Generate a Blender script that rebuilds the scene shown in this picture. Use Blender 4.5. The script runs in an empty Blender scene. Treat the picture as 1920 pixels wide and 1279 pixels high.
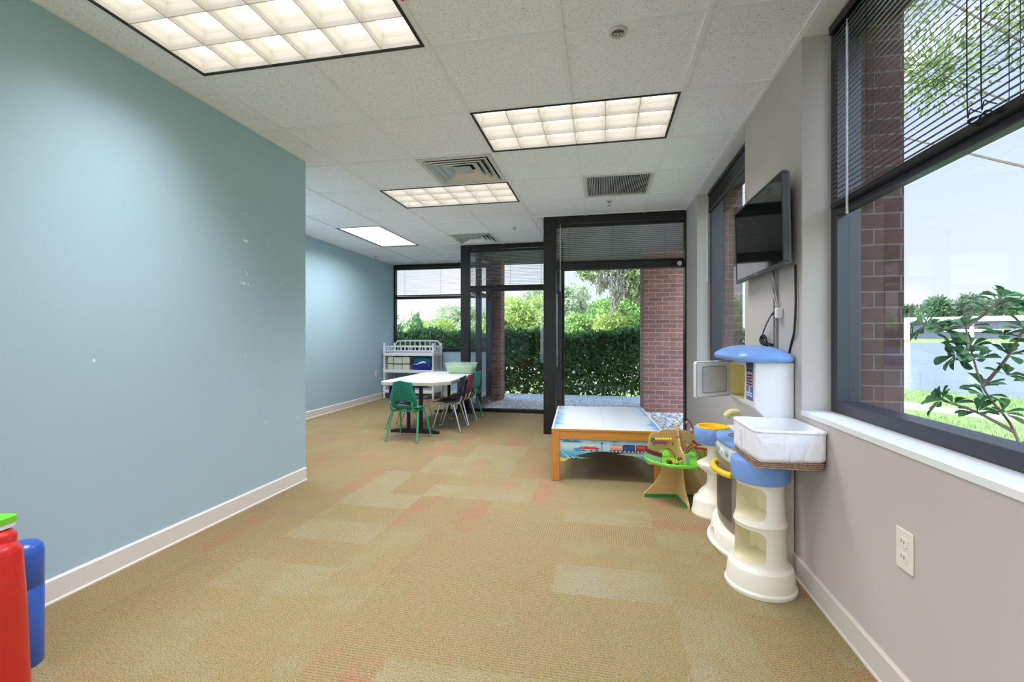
import bpy, bmesh, math, random
import numpy as np
from mathutils import Vector, Matrix
PI = math.pi
R = math.radians
scene = bpy.context.scene
COL = scene.collection
rnd = random.Random(7)

# ------------------------------------------------------------------ colour / materials
def lin(c):
    return tuple(((v/255)/12.92 if v/255 <= 0.04045 else ((v/255+0.055)/1.055)**2.4) for v in c)

MATS = {}
def mat(name, rgb, rough=0.5, metal=0.0, spec=0.5, noise=0.0, nscale=20.0, bump=0.0, bscale=200.0, alpha=1.0,
        trans=0.0, emit=0.0, coat=0.0, sss=0.0):
    """Principled material; 'noise' varies the base colour by a soft noise, 'bump' adds fine relief."""
    if name in MATS: return MATS[name]
    m = bpy.data.materials.new(name); m.use_nodes = True
    nt = m.node_tree; n = nt.nodes; b = n['Principled BSDF']
    c = lin(rgb)
    b.inputs['Base Color'].default_value = (*c, 1)
    b.inputs['Roughness'].default_value = rough
    b.inputs['Metallic'].default_value = metal
    b.inputs['Specular IOR Level'].default_value = spec
    b.inputs['Alpha'].default_value = alpha
    b.inputs['Transmission Weight'].default_value = trans
    b.inputs['Coat Weight'].default_value = coat
    if emit:
        b.inputs['Emission Color'].default_value = (*c, 1); b.inputs['Emission Strength'].default_value = emit
    tc = n.new('ShaderNodeTexCoord')
    if noise:
        tx = n.new('ShaderNodeTexNoise'); tx.inputs['Scale'].default_value = nscale; tx.inputs['Detail'].default_value = 4
        nt.links.new(tc.outputs['Object'], tx.inputs['Vector'])
        mx = n.new('ShaderNodeMix'); mx.data_type = 'RGBA'
        mx.inputs['A'].default_value = (*[v*(1-noise) for v in c], 1)
        mx.inputs['B'].default_value = (*[min(1, v*(1+noise)) for v in c], 1)
        nt.links.new(tx.outputs['Fac'], mx.inputs['Factor'])
        nt.links.new(mx.outputs['Result'], b.inputs['Base Color'])
    if bump:
        tb = n.new('ShaderNodeTexNoise'); tb.inputs['Scale'].default_value = bscale; tb.inputs['Detail'].default_value = 3
        nt.links.new(tc.outputs['Object'], tb.inputs['Vector'])
        bp = n.new('ShaderNodeBump'); bp.inputs['Strength'].default_value = bump; bp.inputs['Distance'].default_value = 0.004
        nt.links.new(tb.outputs['Fac'], bp.inputs['Height']); nt.links.new(bp.outputs['Normal'], b.inputs['Normal'])
    MATS[name] = m
    return m

class NT:
    """small node-building helper"""
    def __init__(s, name):
        s.m = bpy.data.materials.new(name); s.m.use_nodes = True
        s.t = s.m.node_tree; s.n = s.t.nodes; s.b = s.n['Principled BSDF']; s.out = s.n['Material Output']
    def node(s, typ, **kw):
        o = s.n.new(typ)
        for k, v in kw.items(): setattr(o, k, v)
        return o
    def link(s, a, b): s.t.links.new(a, b)
    def setv(s, sock, v):
        if hasattr(v, 'links') or isinstance(v, bpy.types.NodeSocket): s.link(v, sock)
        else: sock.default_value = v
    def math(s, op, a, b=0.0, clamp=False):
        o = s.node('ShaderNodeMath', operation=op, use_clamp=clamp)
        s.setv(o.inputs[0], a); s.setv(o.inputs[1], b); return o.outputs[0]
    def mix(s, f, a, b, blend='MIX'):
        o = s.node('ShaderNodeMix', data_type='RGBA', blend_type=blend)
        s.setv(o.inputs['Factor'], f)
        for k, v in (('A', a), ('B', b)):
            if isinstance(v, tuple) and len(v) == 3: v = (*v, 1)
            s.setv(o.inputs[k], v)
        return o.outputs['Result']
    def ramp(s, f, stops, interp='LINEAR'):
        o = s.node('ShaderNodeValToRGB'); cr = o.color_ramp; cr.interpolation = interp
        while len(cr.elements) < len(stops): cr.elements.new(0.5)
        for e, (p, c) in zip(cr.elements, stops):
            e.position = p; e.color = (*c, 1) if len(c) == 3 else c
        s.link(f, o.inputs[0]); return o.outputs[0]
    def noise(s, vec, scale, detail=3, rough=0.5, dist=0.0):
        o = s.node('ShaderNodeTexNoise')
        o.inputs['Scale'].default_value = scale; o.inputs['Detail'].default_value = detail
        o.inputs['Roughness'].default_value = rough; o.inputs['Distortion'].default_value = dist
        if vec is not None: s.link(vec, o.inputs['Vector'])
        return o.outputs['Fac']
    def bump(s, h, strength=0.3, dist=0.005):
        o = s.node('ShaderNodeBump'); o.inputs['Strength'].default_value = strength; o.inputs['Distance'].default_value = dist
        s.link(h, o.inputs['Height']); s.link(o.outputs['Normal'], s.b.inputs['Normal'])
    def obj(s): return s.node('ShaderNodeTexCoord').outputs['Object']

def g3(v): return (v, v, v)

def carpet_material():
    k = NT('carpet_tiles'); P = k.obj()
    wob = k.node('ShaderNodeTexNoise'); wob.inputs['Scale'].default_value = 38; wob.inputs['Detail'].default_value = 2; k.link(P, wob.inputs['Vector'])
    vs_ = k.node('ShaderNodeVectorMath', operation='MULTIPLY_ADD'); k.link(wob.outputs['Color'], vs_.inputs[0]); vs_.inputs[1].default_value = (.05, .05, 0); k.link(P, vs_.inputs[2])
    sx = k.node('ShaderNodeSeparateXYZ'); k.link(vs_.outputs[0], sx.inputs[0]); X, Y = sx.outputs[0], sx.outputs[1]
    def cell(w, h, ox, oy, seed=0.0):
        a = k.math('FLOOR', k.math('DIVIDE', k.math('ADD', X, ox), w)); b = k.math('FLOOR', k.math('DIVIDE', k.math('ADD', Y, oy), h))
        c = k.node('ShaderNodeCombineXYZ'); k.link(a, c.inputs[0]); k.link(b, c.inputs[1]); c.inputs[2].default_value = seed
        wn = k.node('ShaderNodeTexWhiteNoise', noise_dimensions='3D'); k.link(c.outputs[0], wn.inputs['Vector'])
        return wn.outputs['Value']
    tile = cell(0.5, 0.5, 0.19, 0.04); turned = k.math('GREATER_THAN', tile, 0.5)
    def pick(a, b):
        m = k.node('ShaderNodeMix'); m.data_type = 'FLOAT'; k.link(turned, m.inputs['Factor']); k.link(a, m.inputs[2]); k.link(b, m.inputs[3]); return m.outputs[0]
    blk = pick(cell(0.25, 0.5, 0.19, 0.04, 3), cell(0.5, 0.25, 0.19, 0.04, 5))
    fine = pick(cell(0.125, 0.5, 0.19, 0.04, 7), cell(0.5, 0.125, 0.19, 0.04, 9))
    big = k.noise(P, 0.9, 2); soft = k.noise(P, 4.2, 4, 0.65)
    v = k.math('ADD', k.math('MULTIPLY', blk, 0.26), k.math('MULTIPLY', fine, 0.14))
    v = k.math('ADD', v, k.math('MULTIPLY', big, 0.30)); v = k.math('ADD', v, k.math('MULTIPLY', k.math('SUBTRACT', soft, 0.33), 0.9), True)
    col = k.ramp(v, [(0.12, lin((143, 140, 113))), (0.30, lin((147, 136, 98))), (0.45, lin((142, 125, 81))), (0.58, lin((149, 126, 85))), (0.72, lin((142, 118, 86))), (0.88, lin((152, 114, 82)))])
    red = k.math('MULTIPLY', k.math('GREATER_THAN', fine, 0.82), k.ramp(soft, [(0.38, g3(0)), (0.58, g3(1))]))
    col = k.mix(k.math('MULTIPLY', red, 0.68), col, lin((164, 104, 82)))
    pale = k.math('MULTIPLY', k.math('LESS_THAN', blk, 0.22), k.ramp(big, [(0.42, g3(0)), (0.58, g3(1))]))
    col = k.mix(k.math('MULTIPLY', pale, 0.32), col, lin((164, 158, 140)))
    # yarn: loops as fine speckle, stretched along or across each tile
    m1 = k.node('ShaderNodeMapping'); m1.inputs['Scale'].default_value = (1.0, 2.0, 1); k.link(P, m1.inputs[0])
    m2 = k.node('ShaderNodeMapping'); m2.inputs['Scale'].default_value = (2.0, 1.0, 1); k.link(P, m2.inputs[0])
    sp = pick(k.noise(m1.outputs[0], 165, 3, 0.8), k.noise(m2.outputs[0], 165, 3, 0.8))
    spk = k.ramp(sp, [(0.32, g3(0.22)), (0.44, g3(0.76)), (0.54, g3(1.10)), (0.66, g3(1.70))])
    # coloured flecks
    nz = k.node('ShaderNodeTexNoise'); nz.inputs['Scale'].default_value = 70; nz.inputs['Detail'].default_value = 2; k.link(P, nz.inputs['Vector'])
    col = k.mix(0.30, col, k.ramp(nz.outputs['Fac'], [(0.30, lin((110, 112, 96))), (0.45, lin((150, 138, 92))), (0.55, lin((160, 138, 88))), (0.70, lin((178, 132, 108)))]))
    # ribs in some tiles
    wv = k.node('ShaderNodeTexWave', wave_type='BANDS', bands_direction='X'); wv2 = k.node('ShaderNodeTexWave', wave_type='BANDS', bands_direction='Y')
    for w_ in (wv, wv2): w_.inputs['Scale'].default_value = 26; w_.inputs['Distortion'].default_value = 0.8; w_.inputs['Detail'].default_value = 1; k.link(P, w_.inputs[0])
    rib = k.ramp(pick(wv2.outputs['Fac'], wv.outputs['Fac']), [(0, g3(0.70)), (0.5, g3(1.05)), (1, g3(1.12))])
    ribbed = k.math('MULTIPLY', k.math('GREATER_THAN', blk, 0.55), 0.75)
    out = k.mix(1.0, k.mix(1.0, col, spk, 'MULTIPLY'), k.mix(ribbed, (1, 1, 1), rib), 'MULTIPLY')
    out = k.mix(1.0, out, g3(.92), 'MULTIPLY')
    k.link(out, k.b.inputs['Base Color']); k.b.inputs['Roughness'].default_value = 0.95
    k.b.inputs['Specular IOR Level'].default_value = 0.15; k.b.inputs['Sheen Weight'].default_value = 0.1
    k.bump(sp, 0.35, 0.003)
    return k.m

def ceiling_tile_material():
    k = NT('acoustic_tile'); P = k.obj()
    d1 = k.noise(P, 140, 2, 0.5, 1.2); d2 = k.noise(P, 230, 1)
    f1 = k.ramp(d1, [(0.0, g3(1)), (0.365, g3(1)), (0.385, g3(0)), (1, g3(0))]); f2 = k.ramp(d2, [(0, g3(1)), (0.30, g3(1)), (0.33, g3(0)), (1, g3(0))])
    mask = k.math('MULTIPLY', k.math('MAXIMUM', f1, f2), 0.5)
    col = k.mix(mask, lin((249, 250, 254)), lin((140, 140, 138)))
    k.link(col, k.b.inputs['Base Color']); k.b.inputs['Roughness'].default_value = 0.95; k.b.inputs['Specular IOR Level'].default_value = 0.1
    return k.m

def brick_material(name='brick_masonry', f=1.0):
    k = NT(name); P = k.obj()
    s = k.node('ShaderNodeSeparateXYZ'); k.link(P, s.inputs[0])
    c = k.node('ShaderNodeCombineXYZ'); k.link(k.math('ADD', s.outputs[0], s.outputs[1]), c.inputs[0]); k.link(s.outputs[2], c.inputs[1])
    br = k.node('ShaderNodeTexBrick'); k.link(c.outputs[0], br.inputs['Vector'])
    br.inputs['Scale'].default_value = 1.0; br.inputs['Brick Width'].default_value = 0.205; br.inputs['Row Height'].default_value = 0.0677
    br.inputs['Mortar Size'].default_value = 0.004; br.inputs['Mortar Smooth'].default_value = 0.3; br.inputs['Bias'].default_value = -0.1
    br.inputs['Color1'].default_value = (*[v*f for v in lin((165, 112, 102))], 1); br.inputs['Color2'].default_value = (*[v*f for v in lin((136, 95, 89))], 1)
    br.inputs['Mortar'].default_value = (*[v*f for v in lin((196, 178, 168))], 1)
    nz = k.noise(P, 30, 5); col = k.mix(1.0, br.outputs['Color'], k.ramp(nz, [(0.25, g3(0.78)), (0.75, g3(1.15))]), 'MULTIPLY')
    k.link(col, k.b.inputs['Base Color']); k.b.inputs['Roughness'].default_value = 0.9
    h = k.math('SUBTRACT', k.math('MULTIPLY', nz, 0.2), br.outputs['Fac']); k.bump(h, 0.6, 0.006)
    return k.m

def glass_material(name, tint, refl=1.0):
    k = NT(name); k.n.remove(k.b)
    tr = k.node('ShaderNodeBsdfTransparent'); tr.inputs[0].default_value = (*tint, 1)
    gl = k.node('ShaderNodeBsdfGlossy'); gl.inputs['Roughness'].default_value = 0.0; gl.inputs[0].default_value = (0.95, 0.97, 1, 1)
    fr = k.node('ShaderNodeFresnel'); fr.inputs['IOR'].default_value = 1.5
    mx = k.node('ShaderNodeMixShader'); gi = k.node('ShaderNodeNewGeometry')     # reflect once, on the side that is met first
    k.link(k.math('MULTIPLY', k.math('MULTIPLY', fr.outputs[0], refl, True), k.math('SUBTRACT', 1.0, gi.outputs['Backfacing'])), mx.inputs[0])
    k.link(tr.outputs[0], mx.inputs[1]); k.link(gl.outputs[0], mx.inputs[2]); k.link(mx.outputs[0], k.out.inputs[0])
    return k.m

def leaf_material(name, c1, c2, transl=0.35):
    k = NT(name)
    gi = k.node('ShaderNodeNewGeometry'); col = k.mix(gi.outputs['Random Per Island'], lin(c1), lin(c2))
    k.link(col, k.b.inputs['Base Color']); k.b.inputs['Roughness'].default_value = 0.55; k.b.inputs['Specular IOR Level'].default_value = 0.3
    tl = k.node('ShaderNodeBsdfTranslucent'); k.link(col, tl.inputs[0])
    mx = k.node('ShaderNodeMixShader'); mx.inputs[0].default_value = transl
    k.link(k.b.outputs[0], mx.inputs[1]); k.link(tl.outputs[0], mx.inputs[2]); k.link(mx.outputs[0], k.out.inputs[0])
    return k.m

def wood_material(name, c1, c2, axis=0, scale=6):
    k = NT(name); P = k.obj()
    mp = k.node('ShaderNodeMapping'); sc = [9, 9, 9]; sc[axis] = 0.7; mp.inputs['Scale'].default_value = sc; k.link(P, mp.inputs[0])
    nz = k.noise(mp.outputs[0], scale, 6, 0.6, 0.6)
    col = k.ramp(nz, [(0.3, lin(c1)), (0.7, lin(c2))]); k.link(col, k.b.inputs['Base Color']); k.b.inputs['Roughness'].default_value = 0.4
    return k.m

# ------------------------------------------------------------------ mesh builder
class MB:
    def __init__(s): s.v = []; s.f = []; s.mi = []
    def add(s, vs, fs, mi=0):
        o = len(s.v); s.v += [tuple(v) for v in vs]; s.f += [tuple(i+o for i in f) for f in fs]; s.mi += [mi]*len(fs); return s
    def bb(s, x0, x1, y0, y1, z0, z1, mi=0):
        vs = [(x, y, z) for z in (z0, z1) for y in (y0, y1) for x in (x0, x1)]
        return s.add(vs, [(0, 2, 3, 1), (4, 5, 7, 6), (0, 1, 5, 4), (2, 6, 7, 3), (0, 4, 6, 2), (1, 3, 7, 5)], mi)
    def box(s, c, d, rot=None, mi=0):
        hx, hy, hz = d[0]/2, d[1]/2, d[2]/2
        M = rot if rot is not None else Matrix.Identity(3)
        vs = [Vector(c) + M @ Vector((x, y, z)) for z in (-hz, hz) for y in (-hy, hy) for x in (-hx, hx)]
        return s.add(vs, [(0, 2, 3, 1), (4, 5, 7, 6), (0, 1, 5, 4), (2, 6, 7, 3), (0, 4, 6, 2), (1, 3, 7, 5)], mi)
    def loft(s, rings, cap0=True, cap1=True, closed=True, mi=0):
        n = len(rings[0]); vs = [p for r in rings for p in r]; fs = []
        for i in range(len(rings)-1):
            for j in range(n if closed else n-1):
                a, b = i*n+j, i*n+(j+1) % n
                fs.append((a, b, b+n, a+n))
        if cap0: fs.append(tuple(reversed(range(n))))
        if cap1: fs.append(tuple(range((len(rings)-1)*n, len(rings)*n)))
        return s.add(vs, fs, mi)
    def lathe(s, prof, c=(0, 0, 0), n=32, mi=0, cap0=True, cap1=True):
        rings = [[(c[0]+r*math.cos(2*PI*j/n), c[1]+r*math.sin(2*PI*j/n), c[2]+z) for j in range(n)] for r, z in prof]
        return s.loft(rings, cap0, cap1, True, mi)
    def prism(s, pts, z0, z1, mi=0):
        return s.loft([[(x, y, z0) for x, y in pts], [(x, y, z1) for x, y in pts]], mi=mi)
    def slab(s, pts, org, ux, uy, th, mi=0):
        """2-D outline pts in the plane org + a*ux + b*uy, thickened by th along ux x uy"""
        ux, uy, org = Vector(ux), Vector(uy), Vector(org); nn = ux.cross(uy).normalized()*th
        a = [org+ux*p+uy*q for p, q in pts]
        return s.loft([a, [p+nn for p in a]], mi=mi)
    def tube(s, pts, r, n=10, closed=False, mi=0, caps=True):
        P = [Vector(p) for p in pts]; m = len(P); rings = []
        rr = r if isinstance(r, (list, tuple)) else [r]*m
        up = None
        for i in range(m):
            if closed: d = (P[(i+1) % m]-P[i-1])
            else: d = P[min(i+1, m-1)]-P[max(i-1, 0)]
            d = d.normalized() if d.length > 1e-9 else Vector((0, 0, 1))
            if up is None:
                up = Vector((0, 0, 1)) if abs(d.z) < 0.9 else Vector((1, 0, 0))
            u = (up - d*up.dot(d))
            if u.length < 1e-6: u = d.orthogonal()
            u.normalize(); w = d.cross(u); up = u
            rings.append([P[i]+(u*math.cos(2*PI*j/n)+w*math.sin(2*PI*j/n))*rr[i] for j in range(n)])
        if closed: rings.append(rings[0]); caps = False
        return s.loft(rings, caps, caps, True, mi)
    def ball(s, c, r, n=12, mi=0, sz=1.0):
        m = max(4, n//2)
        prof = [(max(1e-4, r*math.sin(PI*i/m)), -r*sz*math.cos(PI*i/m)) for i in range(m+1)]
        return s.lathe(prof, c, n, mi)
    def xf(s, M, start=0):
        s.v[start:] = [tuple(M @ Vector(v)) for v in s.v[start:]]; return s
    def build(s, name, mats, parent=None, smooth=True, angle=40, off=None, bevel=0, seg=2, sub=0, solid=0):
        me = bpy.data.meshes.new(name)
        vs = s.v if off is None else [(a-off[0], b-off[1], c-off[2]) for a, b, c in s.v]
        me.from_pydata(vs, [], s.f); me.update()
        for m in (mats if isinstance(mats, (list, tuple)) else [mats]): me.materials.append(m)
        if any(s.mi): me.polygons.foreach_set('material_index', s.mi)
        bm = bmesh.new(); bm.from_mesh(me); bmesh.ops.recalc_face_normals(bm, faces=bm.faces); bm.to_mesh(me); bm.free()
        if smooth:
            me.polygons.foreach_set('use_smooth', [True]*len(me.polygons)); me.set_sharp_from_angle(angle=R(angle))
        o = bpy.data.objects.new(name, me); COL.objects.link(o)
        if parent is not None: o.parent = parent
        if solid:
            md = o.modifiers.new('solid', 'SOLIDIFY'); md.thickness = solid; md.offset = 0
        if bevel:
            md = o.modifiers.new('bevel', 'BEVEL'); md.width = bevel; md.segments = seg; md.limit_method = 'ANGLE'; md.angle_limit = R(40)
            md.harden_normals = False
        if sub:
            md = o.modifiers.new('sub', 'SUBSURF'); md.levels = sub; md.render_levels = sub
        return o

def rrect(cx, cy, hx, hy, r, z, n=6):
    pts = []
    for sx, sy, a0 in ((1, 1, 0), (-1, 1, 90), (-1, -1, 180), (1, -1, 270)):
        for i in range(n+1):
            a = R(a0+90*i/n); pts.append((cx+sx*(hx-r)+r*math.cos(a), cy+sy*(hy-r)+r*math.sin(a), z))
    return pts

def smoothpath(pts, k=6):
    """Catmull-Rom through pts"""
    P = [Vector(p) for p in pts]; out = []
    for i in range(len(P)-1):
        p0, p1, p2, p3 = P[max(i-1, 0)], P[i], P[i+1], P[min(i+2, len(P)-1)]
        for j in range(k):
            t = j/k
            out.append(0.5*((2*p1)+(p2-p0)*t+(2*p0-5*p1+4*p2-p3)*t*t+(3*p1-p0-3*p2+p3)*t**3))
    out.append(P[-1]); return out

def boolean_cut(target, cutters):
    """cut rounded recesses out of a solid part and keep the plain resulting mesh"""
    for c in cutters:
        md = target.modifiers.new('cut', 'BOOLEAN'); md.object = c; md.operation = 'DIFFERENCE'; md.solver = 'EXACT'
    bpy.context.view_layer.update()
    dg = bpy.context.evaluated_depsgraph_get()
    me = bpy.data.meshes.new_from_object(target.evaluated_get(dg))
    target.modifiers.clear(); old = target.data; target.data = me; bpy.data.meshes.remove(old)
    me.polygons.foreach_set('use_smooth', [True]*len(me.polygons)); me.set_sharp_from_angle(angle=R(35))
    for c in cutters: bpy.data.objects.remove(c)

def tag(o, label=None, cat=None, group=None, kind=None):
    if label: o['label'] = label
    if cat: o['category'] = cat
    if group: o['group'] = group
    if kind: o['kind'] = kind
    return o
def thing(name, label, cat, loc=(0, 0, 0), rz=0.0, group=None):
    o = bpy.data.objects.new(name, None); COL.objects.link(o); o.empty_display_size = 0.05
    o.location = loc; o.rotation_euler = (0, 0, rz)
    return tag(o, label, cat, group)
def struct(o, label=None): return tag(o, label, None, None, 'structure')
def dup(root, loc, rz, label, group=None):
    r = root.copy(); COL.objects.link(r); r.location = loc; r.rotation_euler = (0, 0, rz); r['label'] = label
    if group: r['group'] = group
    for ch in list(root.children):
        c = ch.copy(); COL.objects.link(c); c.parent = r
        for g in list(ch.children):
            d = g.copy(); COL.objects.link(d); d.parent = c
    return r
def recolour(root, table):
    """give a copied thing its own meshes with other materials"""
    for o in root.children_recursive:
        if o.type == 'MESH':
            o.data = o.data.copy()
            for i, m in enumerate(o.data.materials):
                if m in table: o.data.materials[i] = table[m]

def cloud_mesh(name, pts, size, m, parent=None, seed=1, flat=0.0, aspect=0.5, dirs=None):
    """many small pointed leaves as one foliage mesh"""
    r = np.random.default_rng(seed); n = len(pts); pts = np.asarray(pts, float)
    d = r.normal(size=(n, 3)) if dirs is None else np.asarray(dirs)+r.normal(size=(n, 3))*0.45
    d /= np.linalg.norm(d, axis=1)[:, None]
    t = r.normal(size=(n, 3)); t[:, 2] *= (1-flat); w = np.cross(d, t); w /= np.linalg.norm(w, axis=1)[:, None]+1e-9
    s = size*(0.6+0.8*r.random(n))[:, None]; nn = np.cross(d, w)*s*0.12
    V = np.stack([pts, pts+d*s*0.55+w*s*aspect*0.5+nn, pts+d*s, pts+d*s*0.55-w*s*aspect*0.5+nn], 1).reshape(-1, 3)
    me = bpy.data.meshes.new(name); me.vertices.add(4*n); me.vertices.foreach_set('co', V.ravel())
    me.loops.add(4*n); me.loops.foreach_set('vertex_index', np.arange(4*n, dtype=np.int32))
    me.polygons.add(n); me.polygons.foreach_set('loop_start', np.arange(0, 4*n, 4, dtype=np.int32))
    me.polygons.foreach_set('loop_total', np.full(n, 4, dtype=np.int32)); me.update(calc_edges=True)
    me.materials.append(m); o = bpy.data.objects.new(name, me); COL.objects.link(o)
    if parent is not None: o.parent = parent
    return o
# ------------------------------------------------------------------ dimensions (metres; camera stands at x=0, y=0)
ZC = 2.423                 # ceiling height
CAMZ = 1.093
G = 0.6096                 # ceiling grid module
GX, GY = -0.787, 2.583     # a grid crossing
XL, XR, XF = -2.22, 0.87, -3.83    # near left wall, right wall, far left wall
YB = -3.0                  # wall behind the camera
YC = 3.08                  # where the near left wall ends
Y3, X3 = 5.05, -0.648      # big window wall, its left end
Y4, X4 = 6.37, -2.04       # next glass wall, its left end
Y5 = 7.90                  # far window wall

# ------------------------------------------------------------------ materials
M_carpet = carpet_material(); M_tile = ceiling_tile_material(); M_brick = brick_material(); M_brick_shaded = brick_material('shaded_brick_masonry', 0.27)  # darker brick copy paints in the shade on the right wall's outer face
M_tbar = mat('grid_white', (240, 241, 244), 0.6)
M_teal = mat('teal_paint', (171, 200, 211), 0.62, spec=0.3, noise=0.02, nscale=3)
M_greige = mat('greige_paint', (191, 184, 177), 0.7, spec=0.25, noise=0.02, nscale=3)
M_white = mat('white_paint', (232, 232, 230), 0.55, spec=0.3)
M_base = mat('baseboard_white', (226, 221, 214), 0.5, spec=0.35)
M_baseg = mat('baseboard_greige', (203, 197, 186), 0.5, spec=0.35)
M_black = mat('dark_bronze_frame', (25, 24, 25), 0.42, spec=0.4)
M_slate = mat('slate_frame', (48, 50, 60), 0.38, spec=0.5)
M_glass = glass_material('clear_glass', (0.955, 0.958, 0.962), 0.8)
M_tint = glass_material('tinted_glass', (0.55, 0.62, 0.68), 1.6)
M_chrome = mat('chrome', (205, 207, 210), 0.18, metal=1.0)
M_slat = mat('blind_slat', (74, 71, 72), 0.35, spec=0.5); M_slat_lit = mat('blind_slat_lit', (206, 205, 204), 0.35, spec=0.5)  # lighter slat copy paints in room light falling on dark slats
M_slatl = mat('pale_slat', (196, 198, 202), 0.4)
M_cord = mat('dark_cord', (24, 24, 27), 0.6)
M_wand = mat('clear_wand', (226, 230, 236), 0.15, spec=0.8, alpha=0.75)
M_plate = mat('ivory_plastic', (226, 221, 208), 0.35)
M_dark = mat('dark_void', (16, 16, 17), 0.9)

# ------------------------------------------------------------------ shell
floor = MB().prism([(-3.97, YB-.1), (1.0, YB-.1), (1.0, Y3+.1), (X3+.01, Y3+.1), (X3+.01, Y4+.1), (X4+.01, Y4+.1), (X4+.01, Y5+.06), (-3.97, Y5+.06)], -0.2, 0.0).build('floor', M_carpet, smooth=False)
struct(floor, 'carpet tile floor in gold, olive and rust')

REG = [(XL, XR, YB, YC), (XF, XR, YC, Y3), (XF, X3, Y3, Y4), (XF, X4, Y4, Y5)]
def cellrect(i, j): return (GX+i*G, GX+(i+1)*G, GY+j*G, GY+(j+1)*G)
HOLES = set()
LIGHTS = [(-2, -2, 0), (0, 0, 0), (-2, 2, 0), (-4, 4, 1), (-5, 1, 1), (0, -4, 0), (-2, -6, 0)]   # cell i, j, turned; last three are unseen, added for more light
for i, j, t in LIGHTS:
    HOLES |= {(i, j), (i+1, j)} if not t else {(i, j), (i, j+1)}
VENTS = [(-1, 1), (-2, 5)]; GRILLE = (1, 2)
HOLES |= set(VENTS) | {GRILLE}
pan = MB(); bars = MB()
for (x0, x1, y0, y1) in REG:
    for i in range(-7, 5):
        for j in range(-12, 12):
            a, b, c, d = cellrect(i, j)
            a, b, c, d = max(a, x0), min(b, x1), max(c, y0), min(d, y1)
            if b-a < 0.01 or d-c < 0.01 or (i, j) in HOLES: continue
            pan.bb(a, b, c, d, ZC+.007, ZC+.022)
    for i in range(-7, 5):
        x = GX+i*G
        if x0 < x < x1: bars.bb(x-.012, x+.012, y0, y1, ZC, ZC+.03)
    for j in range(-12, 12):
        y = GY+j*G
        if y0 < y < y1:
            xs = x0
            bars.bb(x0, x1, y-.012, y+.012, ZC+.0008, ZC+.03)
# cut the grid bars out where fixtures span two cells
def clipbars(mb):
    out = MB()
    for k in range(len(mb.f)//6):
        vs = mb.v[k*8:(k+1)*8]; x0, x1 = vs[0][0], vs[1][0]; y0, y1 = vs[0][1], vs[2][1]; z0, z1 = vs[0][2], vs[4][2]
        segs = [(x0, x1, y0, y1)]
        for i, j, t in LIGHTS:
            hx0, hy0 = GX+i*G+.02, GY+j*G+.02
            hx1, hy1 = hx0+(2 if not t else 1)*G-.04, hy0+(1 if not t else 2)*G-.04
            new = []
            for (a, b, c, d) in segs:
                if b <= hx0 or a >= hx1 or d <= hy0 or c >= hy1: new.append((a, b, c, d)); continue
                if b-a < d-c:
                    if c < hy0: new.append((a, b, c, hy0-.008))
                    if d > hy1: new.append((a, b, hy1+.008, d))
                else:
                    if a < hx0: new.append((a, hx0-.008, c, d))
                    if b > hx1: new.append((hx1+.008, b, c, d))
            segs = new
        for (a, b, c, d) in segs:
            if b-a > .001 and d-c > .001: out.bb(a, b, c, d, z0, z1)
    return out
# plain strips over the window recesses, perimeter angle along the walls
for (a, b, c, d) in ((XR, 1.08, YB, 2.23), (XR, 1.08, 3.05, 4.51)): pan.bb(a, b, c, d, ZC, ZC+.02, 1)
bars2 = clipbars(bars)
for (a, b, c, d) in ((XL, XL+.02, YB, YC), (XF, XF+.02, YC, Y5), (XR-.02, XR, YB, Y3), (XF, XL, YC, YC+.02)): bars2.bb(a, b, c, d, ZC+.001, ZC+.03)
ceil = pan.build('ceiling', [M_tile, M_white], smooth=False); struct(ceil, 'suspended ceiling of white speckled acoustic tiles')
bars2.build('ceiling_grid', M_tbar, ceil, smooth=False)

def wallobj(name, boxes, m, label):
    mb = MB()
    for b in boxes: mb.bb(*b)
    return struct(mb.build(name, m, smooth=False), label)
ZT = 2.75
wall_left = wallobj('wall_left', [(XL-.14, XL, -.9, YC, 0, ZT), (XL-.14, XL, YB, -2.45, 0, ZT), (XL-.14, XL, -2.45, -.9, 0, .12), (XL-.14, XL, -2.45, -.9, ZC-.02, ZT)], M_teal, 'near teal wall on the left with chipped spots')
wallobj('wall_hall', [(XF-.12, XL-.14, YC-.14, YC, 0, ZT)], M_teal, 'short teal return wall')
wallobj('wall_far', [(XF-.12, XF, YC, Y5+.06, 0, ZT)], M_teal, 'far teal wall beyond the corner')
wallobj('wall_window', [(XF, X4, Y5-.05, Y5+.1, 0, 0.82)], M_teal, 'low teal wall under the far window')
wallobj('wall_back', [(XL-.14, 1.3, YB-.12, YB, 0, .12), (XL-.14, 1.3, YB-.12, YB, ZC-.02, ZT), (-1.22, 1.3, YB-.12, YB, .12, ZC-.02)], M_greige, 'low wall and header behind the viewer')
SILL = 0.765
wallobj('wall_right', [(XR, 1.0, YB, Y3+.02, 0, SILL-.02), (XR, 1.0, 2.23, 3.05, SILL-.02, ZT), (XR, 1.0, 4.51, Y3+.02, SILL-.02, ZT),
                       (XR, 1.0, YB, -1.4, SILL-.02, ZT)], M_greige, 'greige right wall with window openings')
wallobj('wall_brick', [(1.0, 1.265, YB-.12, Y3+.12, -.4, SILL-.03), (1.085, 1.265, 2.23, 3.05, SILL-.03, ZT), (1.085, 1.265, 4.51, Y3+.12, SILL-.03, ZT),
                       (1.085, 1.265, YB-.12, -1.4, SILL-.03, ZT), (1.1, 1.265, -1.4, 2.23, ZC+.06, ZT), (1.1, 1.265, 3.05, 4.51, ZC+.06, ZT)], M_brick_shaded, 'red brick outer face of the right wall')
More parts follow.
